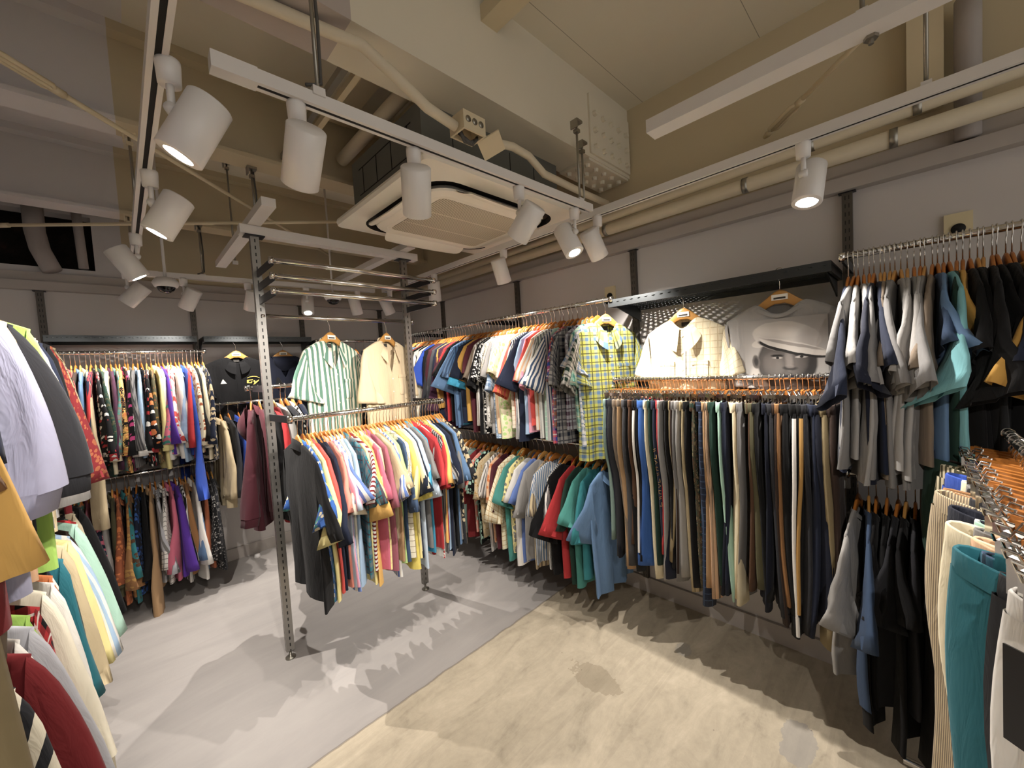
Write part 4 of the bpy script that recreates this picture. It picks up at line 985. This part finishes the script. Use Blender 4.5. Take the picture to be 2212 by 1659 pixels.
# ================================================================== GARMENTS SHOWN FACE ON
def front_of(W, L, neck, t, hem, shoulder, F):
    """depth of the front panel (local -y) at (x, z), so that plackets, pockets and prints lie on the cloth"""
    def f(x, z):
        x, z = np.asarray(x, float), np.asarray(z, float)
        a = np.clip((-z - shoulder) / (L - shoulder), 0, 1)
        w = np.where(a < .3, W * (1 - .05 * np.sin(np.minimum(1, a / .3) * PI)), W * (1 + (hem - 1) * (a - .3) / .7))
        g = np.clip(-(z + .03) / (L * .8), 0, 1)
        c = np.clip(np.abs(x) / w, 0, .999) ** (1 / .85)
        return -t * (.75 + .6 * g) * (1 - c * c) ** .375 + F(x, z, g)
    return f
def patch(f, x0, x1, z0, z1, off, n=10, m=14, uvmode='cloth', puff=0.0):
    xs, zs = np.linspace(x0, x1, n), np.linspace(z0, z1, m)
    X, Z = np.meshgrid(xs, zs)
    A, B = (X - x0) / (x1 - x0) * 2 - 1, (Z - z0) / (z1 - z0) * 2 - 1
    Y = f(X, Z) - off - puff * (1 - A ** 4) * (1 - B ** 4)
    U = np.stack((X, Z), 2) if uvmode == 'cloth' else np.stack(((A + 1) / 2, (B + 1) / 2), 2)
    mb = MB(); mb.grid(np.stack((X, Y, Z), 2), U, closed=False)
    b = np.stack((X, Y + off * .9, Z), 2); e = [(0, i) for i in range(n)] + [(j, n - 1) for j in range(1, m)] + [(m - 1, i) for i in range(n - 2, -1, -1)] + [(j, 0) for j in range(m - 2, 0, -1)]
    T = np.stack((X, Y, Z), 2)
    mb.grid(np.array([[T[p] for p in e], [b[p] for p in e]]), np.array([[U[p] for p in e]] * 2))
    return mb
def show_garment(name, p, yaw, mat, rng, label, cat, hlabel, W=.21, L=.70, neck=.072, t=.030, amp=.010, scoop=.06, vdeep=.10, collar=True, point=.085, gap=.36, sl=None, placket=True, pockets=(), buttons=5, neck_label=True, long_=False, kw=None, hang=True):
    root = empty(name, (p[0], p[1], p[2] - .130), yaw)
    bm_, F = body_mesh(rng, W, L, neck, t, amp, 72, 40, 1.04, scoop, vdeep)
    bm_.build('shirt_body', mat, root, True, True)
    f = front_of(W, L, neck, t, 1.04, .065, F)
    k_ = dict(ln=.24, droop=.42, cw=.20); k_.update(sl or {})
    for s in (-1, 1):
        sm, _ = sleeve_mesh(rng, s, W, -.062, -.25, k_['ln'], k_['droop'], k_.get('droop2'), k_['cw'], t * .75, k_.get('bend', 0.0), 30, 16, float(rng.uniform(0, 1)), .008, twist=k_.get('twist', .25) * -s)
        sm.build('sleeve', mat, root, True, True)
    if collar: collar_mesh(rng, neck * 1.0, t * 1.0, point, gap, 40, .075, 1.6).build('collar', mat, root, True, True)
    else: band_mesh(neck * 1.0, t * .95, scoop * .98, .02, 48).build('neckband', mat, root, True, True)
    if placket:
        z0 = -scoop - vdeep - .012
        pl = patch(f, -.015, .015, z0, -L + .01, .003, 5, 36).build('placket', mat, root, True, True)
        for i in range(buttons):
            z = z0 - .03 - i * .085; y = float(f(0, z)) - .0035
            MB().tube([(0, y + .002, z), (0, y - .001, z), (0, y - .0012, z)], [.0055, .0055, .002], 12).build('button', M['button'], pl, True)
    for x0, x1, z0, z1 in pockets:
        pk = patch(f, x0, x1, z0, z1, .0035, 10, 12, puff=.004).build('pocket', mat, root, True, True)
        patch(f, x0 - .001, x1 + .001, z0 + .002, z0 - .018, .0075, 8, 3, puff=.002).build('pocket_flap', mat, pk, True, True)
    if neck_label:
        nl = MB().box(-.020, .020, t * .55, t * .58, -.040, -.018).build('neck_label', M['ink'], root)
    tag(root, label, cat)
    if hang: hanger(p, yaw, rng, hlabel, 'hangers of the shirts shown face on', display=True)
    return root, f
rg = np.random.default_rng(77)
Y25 = math.radians(25)
show_garment('short_sleeved_shirt', (.885, PY, 1.885), Y25, fabric(['ivory', 'bottle green'], 's', 1.25), rg, 'white and green striped button-down shirt shown above the centre rack', 'shirt', 'wooden hanger of the green striped shirt above the centre rack', W=.205, L=.72, pockets=((.045, .125, -.235, -.35),), sl=dict(ln=.27, droop=.36, cw=.21))
show_garment('long_sleeved_shirt', (1.243, PY, 1.885), Y25, fabric(['butter']), rg, 'plain cream open-necked shirt shown above the centre rack', 'shirt', 'wooden hanger with white sticker of the cream shirt above the centre rack', W=.225, L=.70, neck=.080, vdeep=.15, gap=.46, point=.075, pockets=((.05, .145, -.23, -.36),), sl=dict(ln=.33, droop=.22, droop2=.14, cw=.20))
show_garment('short_sleeved_shirt', (2.045, .818, 1.865), -R90, fabric(['cream', 'beige'], 'c', 1.0), rg, 'pale cream checked shirt shown under the mesh shelf on the right wall', 'shirt', 'wooden hanger of the cream checked shirt under the mesh shelf', W=.195, L=.68, scoop=.05, vdeep=.0, gap=.16, point=.075, pockets=((.045, .12, -.22, -.33), (-.12, -.045, -.22, -.33)), sl=dict(ln=.24, droop=.42, cw=.19))

def portrait_mat():
    """a printed photograph of an unknown man in a flat cap, greys on a grey shirt"""
    k = NT('cap_portrait_print'); uv = k.n('ShaderNodeUVMap').outputs[0]
    wob = k.n('ShaderNodeTexNoise'); wob.inputs['Scale'].default_value = 7.0; k.l(uv, wob.inputs['Vector'])
    uvw = k.n('ShaderNodeMix', data_type='VECTOR'); uvw.inputs[0].default_value = .03; k.l(uv, uvw.inputs[4]); k.l(wob.outputs['Color'], uvw.inputs[5])
    sp = k.n('ShaderNodeSeparateXYZ'); k.l(uvw.outputs[1], sp.inputs[0]); u, v = sp.outputs[0], sp.outputs[1]
    base = lin('93908c')
    col = base
    def ell(col, cx, cy, rx, ry, c, rot=0.0, soft=.25, amt=1.0, top=None, bot=None):
        du, dv = k.math('SUBTRACT', u, cx), k.math('SUBTRACT', v, cy)
        ca, sa = math.cos(rot), math.sin(rot)
        a = k.math('DIVIDE', k.math('ADD', k.math('MULTIPLY', du, ca), k.math('MULTIPLY', dv, sa)), rx)
        b = k.math('DIVIDE', k.math('SUBTRACT', k.math('MULTIPLY', dv, ca), k.math('MULTIPLY', du, sa)), ry)
        r = k.math('ADD', k.math('MULTIPLY', a, a), k.math('MULTIPLY', b, b))
        m = k.math('MULTIPLY', k.math('DIVIDE', k.math('SUBTRACT', 1.0 + soft, r), 2 * soft, True), amt)
        if top is not None: m = k.math('MULTIPLY', m, k.math('LESS_THAN', v, top))
        if bot is not None: m = k.math('MULTIPLY', m, k.math('GREATER_THAN', v, bot))
        m2 = k.math('MAXIMUM', m, 0.0)
        return k.mix(m2, col, lin(c))
    D, MD, G, LG, K = '2c2a29', '55514e', '77726e', 'aaa59f', '161514'
    col = ell(col, .52, .00, .46, .22, MD, 0, .2)               # shoulders / jacket
    col = ell(col, .20, .10, .10, .22, LG, .3, .3)              # light lapel
    col = ell(col, .53, .36, .34, .40, D, 0, .08)               # head
    col = ell(col, .47, .36, .25, .33, MD, 0, .5)               # lit side of the face
    col = ell(col, .38, .33, .10, .15, G, .2, .8, .8)           # cheek
    col = ell(col, .68, .33, .08, .12, MD, -.2, .8, .8)
    col = ell(col, .56, .38, .045, .13, G, .05, .7, .9)         # nose ridge
    col = ell(col, .57, .275, .085, .030, D, 0, .5, .9)         # nostrils
    col = ell(col, .57, .30, .05, .025, G, 0, .6, .8)
    col = ell(col, .55, .155, .13, .022, K, 0, .5)              # mouth
    col = ell(col, .55, .185, .12, .020, MD, 0, .6)
    col = ell(col, .55, .128, .10, .024, G, 0, .6)
    col = ell(col, .55, .02, .15, .06, G, 0, .8, .7)            # chin
    for cx in (.42, .70):
        col = ell(col, cx, .455, .075, .022, K, -.05, .5)       # brow and eye
        col = ell(col, cx, .425, .060, .018, LG, 0, .5, .8)
        col = ell(col, cx + .004, .425, .020, .019, K, 0, .4)
    col = ell(col, .165, .38, .055, .10, MD, .1, .25)           # ear
    col = ell(col, .165, .385, .030, .065, D, .1, .5)
    col = ell(col, .52, .72, .40, .21, LG, -.22, .05)           # cap crown
    col = ell(col, .44, .80, .22, .07, 'c2bdb6', -.15, .9, .6)
    col = ell(col, .80, .66, .14, .17, '8d8883', -.5, .7, .7)
    col = ell(col, .20, .64, .09, .055, LG, .1, .15)
    col = ell(col, .60, .545, .42, .075, K, -.30, .10)          # under the peak
    col = ell(col, .61, .575, .42, .070, 'b5b0a9', -.32, .06)   # peak
    col = ell(col, .59, .610, .36, .022, G, -.30, .4, .8)
    k.l(col, k.b.inputs['Base Color']); k.b.inputs['Roughness'].default_value = .9
    return k.m
tee, ft = show_garment('t_shirt', (2.045, .405, 1.885), -R90, fabric(['light grey']), rg, "big grey t-shirt printed with a man's face in a flat cap", 't-shirt', 'wooden hanger of the printed grey t-shirt under the mesh shelf', W=.215, L=.78, neck=.095, scoop=.055, vdeep=0, collar=False, placket=False, neck_label=False, sl=dict(ln=.30, droop=.30, droop2=.12, cw=.20, twist=.5))
patch(ft, -.135, .165, -.365, -.072, .0045, 40, 44, 'unit').build('chest_print', portrait_mat(), tee, True, True)
# black badge shirt and navy draped top on the back wall
bs, fb = show_garment('work_shirt', (.66, 3.905, 1.875), 0.0, fabric(['black']), rg, 'black work shirt with gold badge shown on the back wall', 'shirt', 'wooden hanger of the black badge shirt on the back wall', W=.225, L=.66, scoop=.05, vdeep=.0, gap=.14, point=.05, buttons=0, sl=dict(ln=.22, droop=.5, cw=.19), pockets=((.05, .15, -.23, -.36),))
def flat_on(f, pts, off, name, mat, parent, th=.0012):
    P = [(x, float(f(x, z)) - off, z) for x, z in pts]; n = len(P)
    V = [(x, y - th, z) for x, y, z in P] + P
    return MB().add(V, [tuple(range(n)), tuple(range(n, 2 * n))[::-1]] + [(i, n + i, n + (i + 1) % n, (i + 1) % n) for i in range(n)]).build(name, mat, parent)
M['thread_white'] = simple('white_thread', 'ded9cf', .8); M['thread_gold'] = simple('gold_thread', 'd8bf62', .7)
tb = flat_on(fb, [(-.125, -.215), (-.085, -.215), (-.108, -.178)], .001, 'triangle_badge', M['thread_white'], bs); tb['label'] = 'small white triangle badge'
gb = empty('gold_badge', (0, 0, 0)); gb.parent = bs
flat_on(fb, [(.055, -.178), (.075, -.168), (.10, -.165), (.125, -.169), (.145, -.182), (.143, -.185), (.124, -.173), (.10, -.169), (.076, -.172), (.057, -.181)], .010, 'badge_arc', M['thread_gold'], gb)
flat_on(fb, [(.052, -.195), (.098, -.190), (.094, -.199), (.068, -.201), (.062, -.214), (.078, -.216), (.082, -.208), (.092, -.208), (.084, -.224), (.050, -.221)], .010, 'badge_letter', M['thread_gold'], gb)
flat_on(fb, [(.096, -.204), (.108, -.199), (.112, -.212), (.140, -.196), (.136, -.206), (.108, -.232), (.094, -.236), (.104, -.222)], .010, 'badge_letter', M['thread_gold'], gb)
nv, fn = show_garment('draped_top', (1.005, 3.905, 1.875), 0.0, fabric(['dark navy']), rg, 'dark navy top with draped neck behind the left post on the back wall', 'top', 'wooden hanger of the dark navy draped top on the back wall', W=.205, L=.70, neck=.085, scoop=.09, collar=False, placket=False, neck_label=False, long_=True, sl=dict(ln=.45, droop=.2, droop2=.08, cw=.12))
G = []
for q in np.linspace(0, 1, 7):
    G.append([(.10 * (1 - .15 * q) * math.cos(a), -.018 - .030 * math.sin(q * PI) + .03 * math.sin(a) * (a < PI), -.005 - .10 * q * (1 if a > PI else .3) * abs(math.sin(a)) - .03 * q) for a in np.linspace(0, 2 * PI, 28, endpoint=False)])
MB().grid(np.array(G), np.zeros((7, 28, 2))).build('cowl_neck', fabric(['dark navy']), nv, True, True)
show_garment('short_sleeved_shirt', (WX, 1.245, 1.89), math.radians(-24), fabric(['acid yellow', 'denim blue', 'black'], 'p', .82), rg, 'yellow and blue plaid shirt facing out at the near end of the shirt rail', 'shirt', 'wooden hanger with white sticker of the yellow plaid shirt', W=.20, L=.78, scoop=.05, vdeep=.02, gap=.2, point=.065, pockets=((.045, .125, -.24, -.35),), sl=dict(ln=.27, droop=.38, cw=.19))
cd = MB().box(-.055, .055, -.0015, .0015, -.115, 0).build('black_card', M['black_plastic'], loc=(.735, -.115, 1.165)); cd.rotation_euler = (.12, .12, R90 - math.radians(48))
tag(cd, 'black square card hanging before the white trousers at the right edge', 'card')
ds = MB().tube([(0, 0, 0), (0, 0, .004), (0, 0, .03), (0, 0, .034)], [.022, .024, .020, .001], 20).build('door_stop', M['white_lamp'], None, True, loc=(.70, 4.02, 0)); tag(ds, 'small white round floor stop near the back baseboard', 'floor stop')
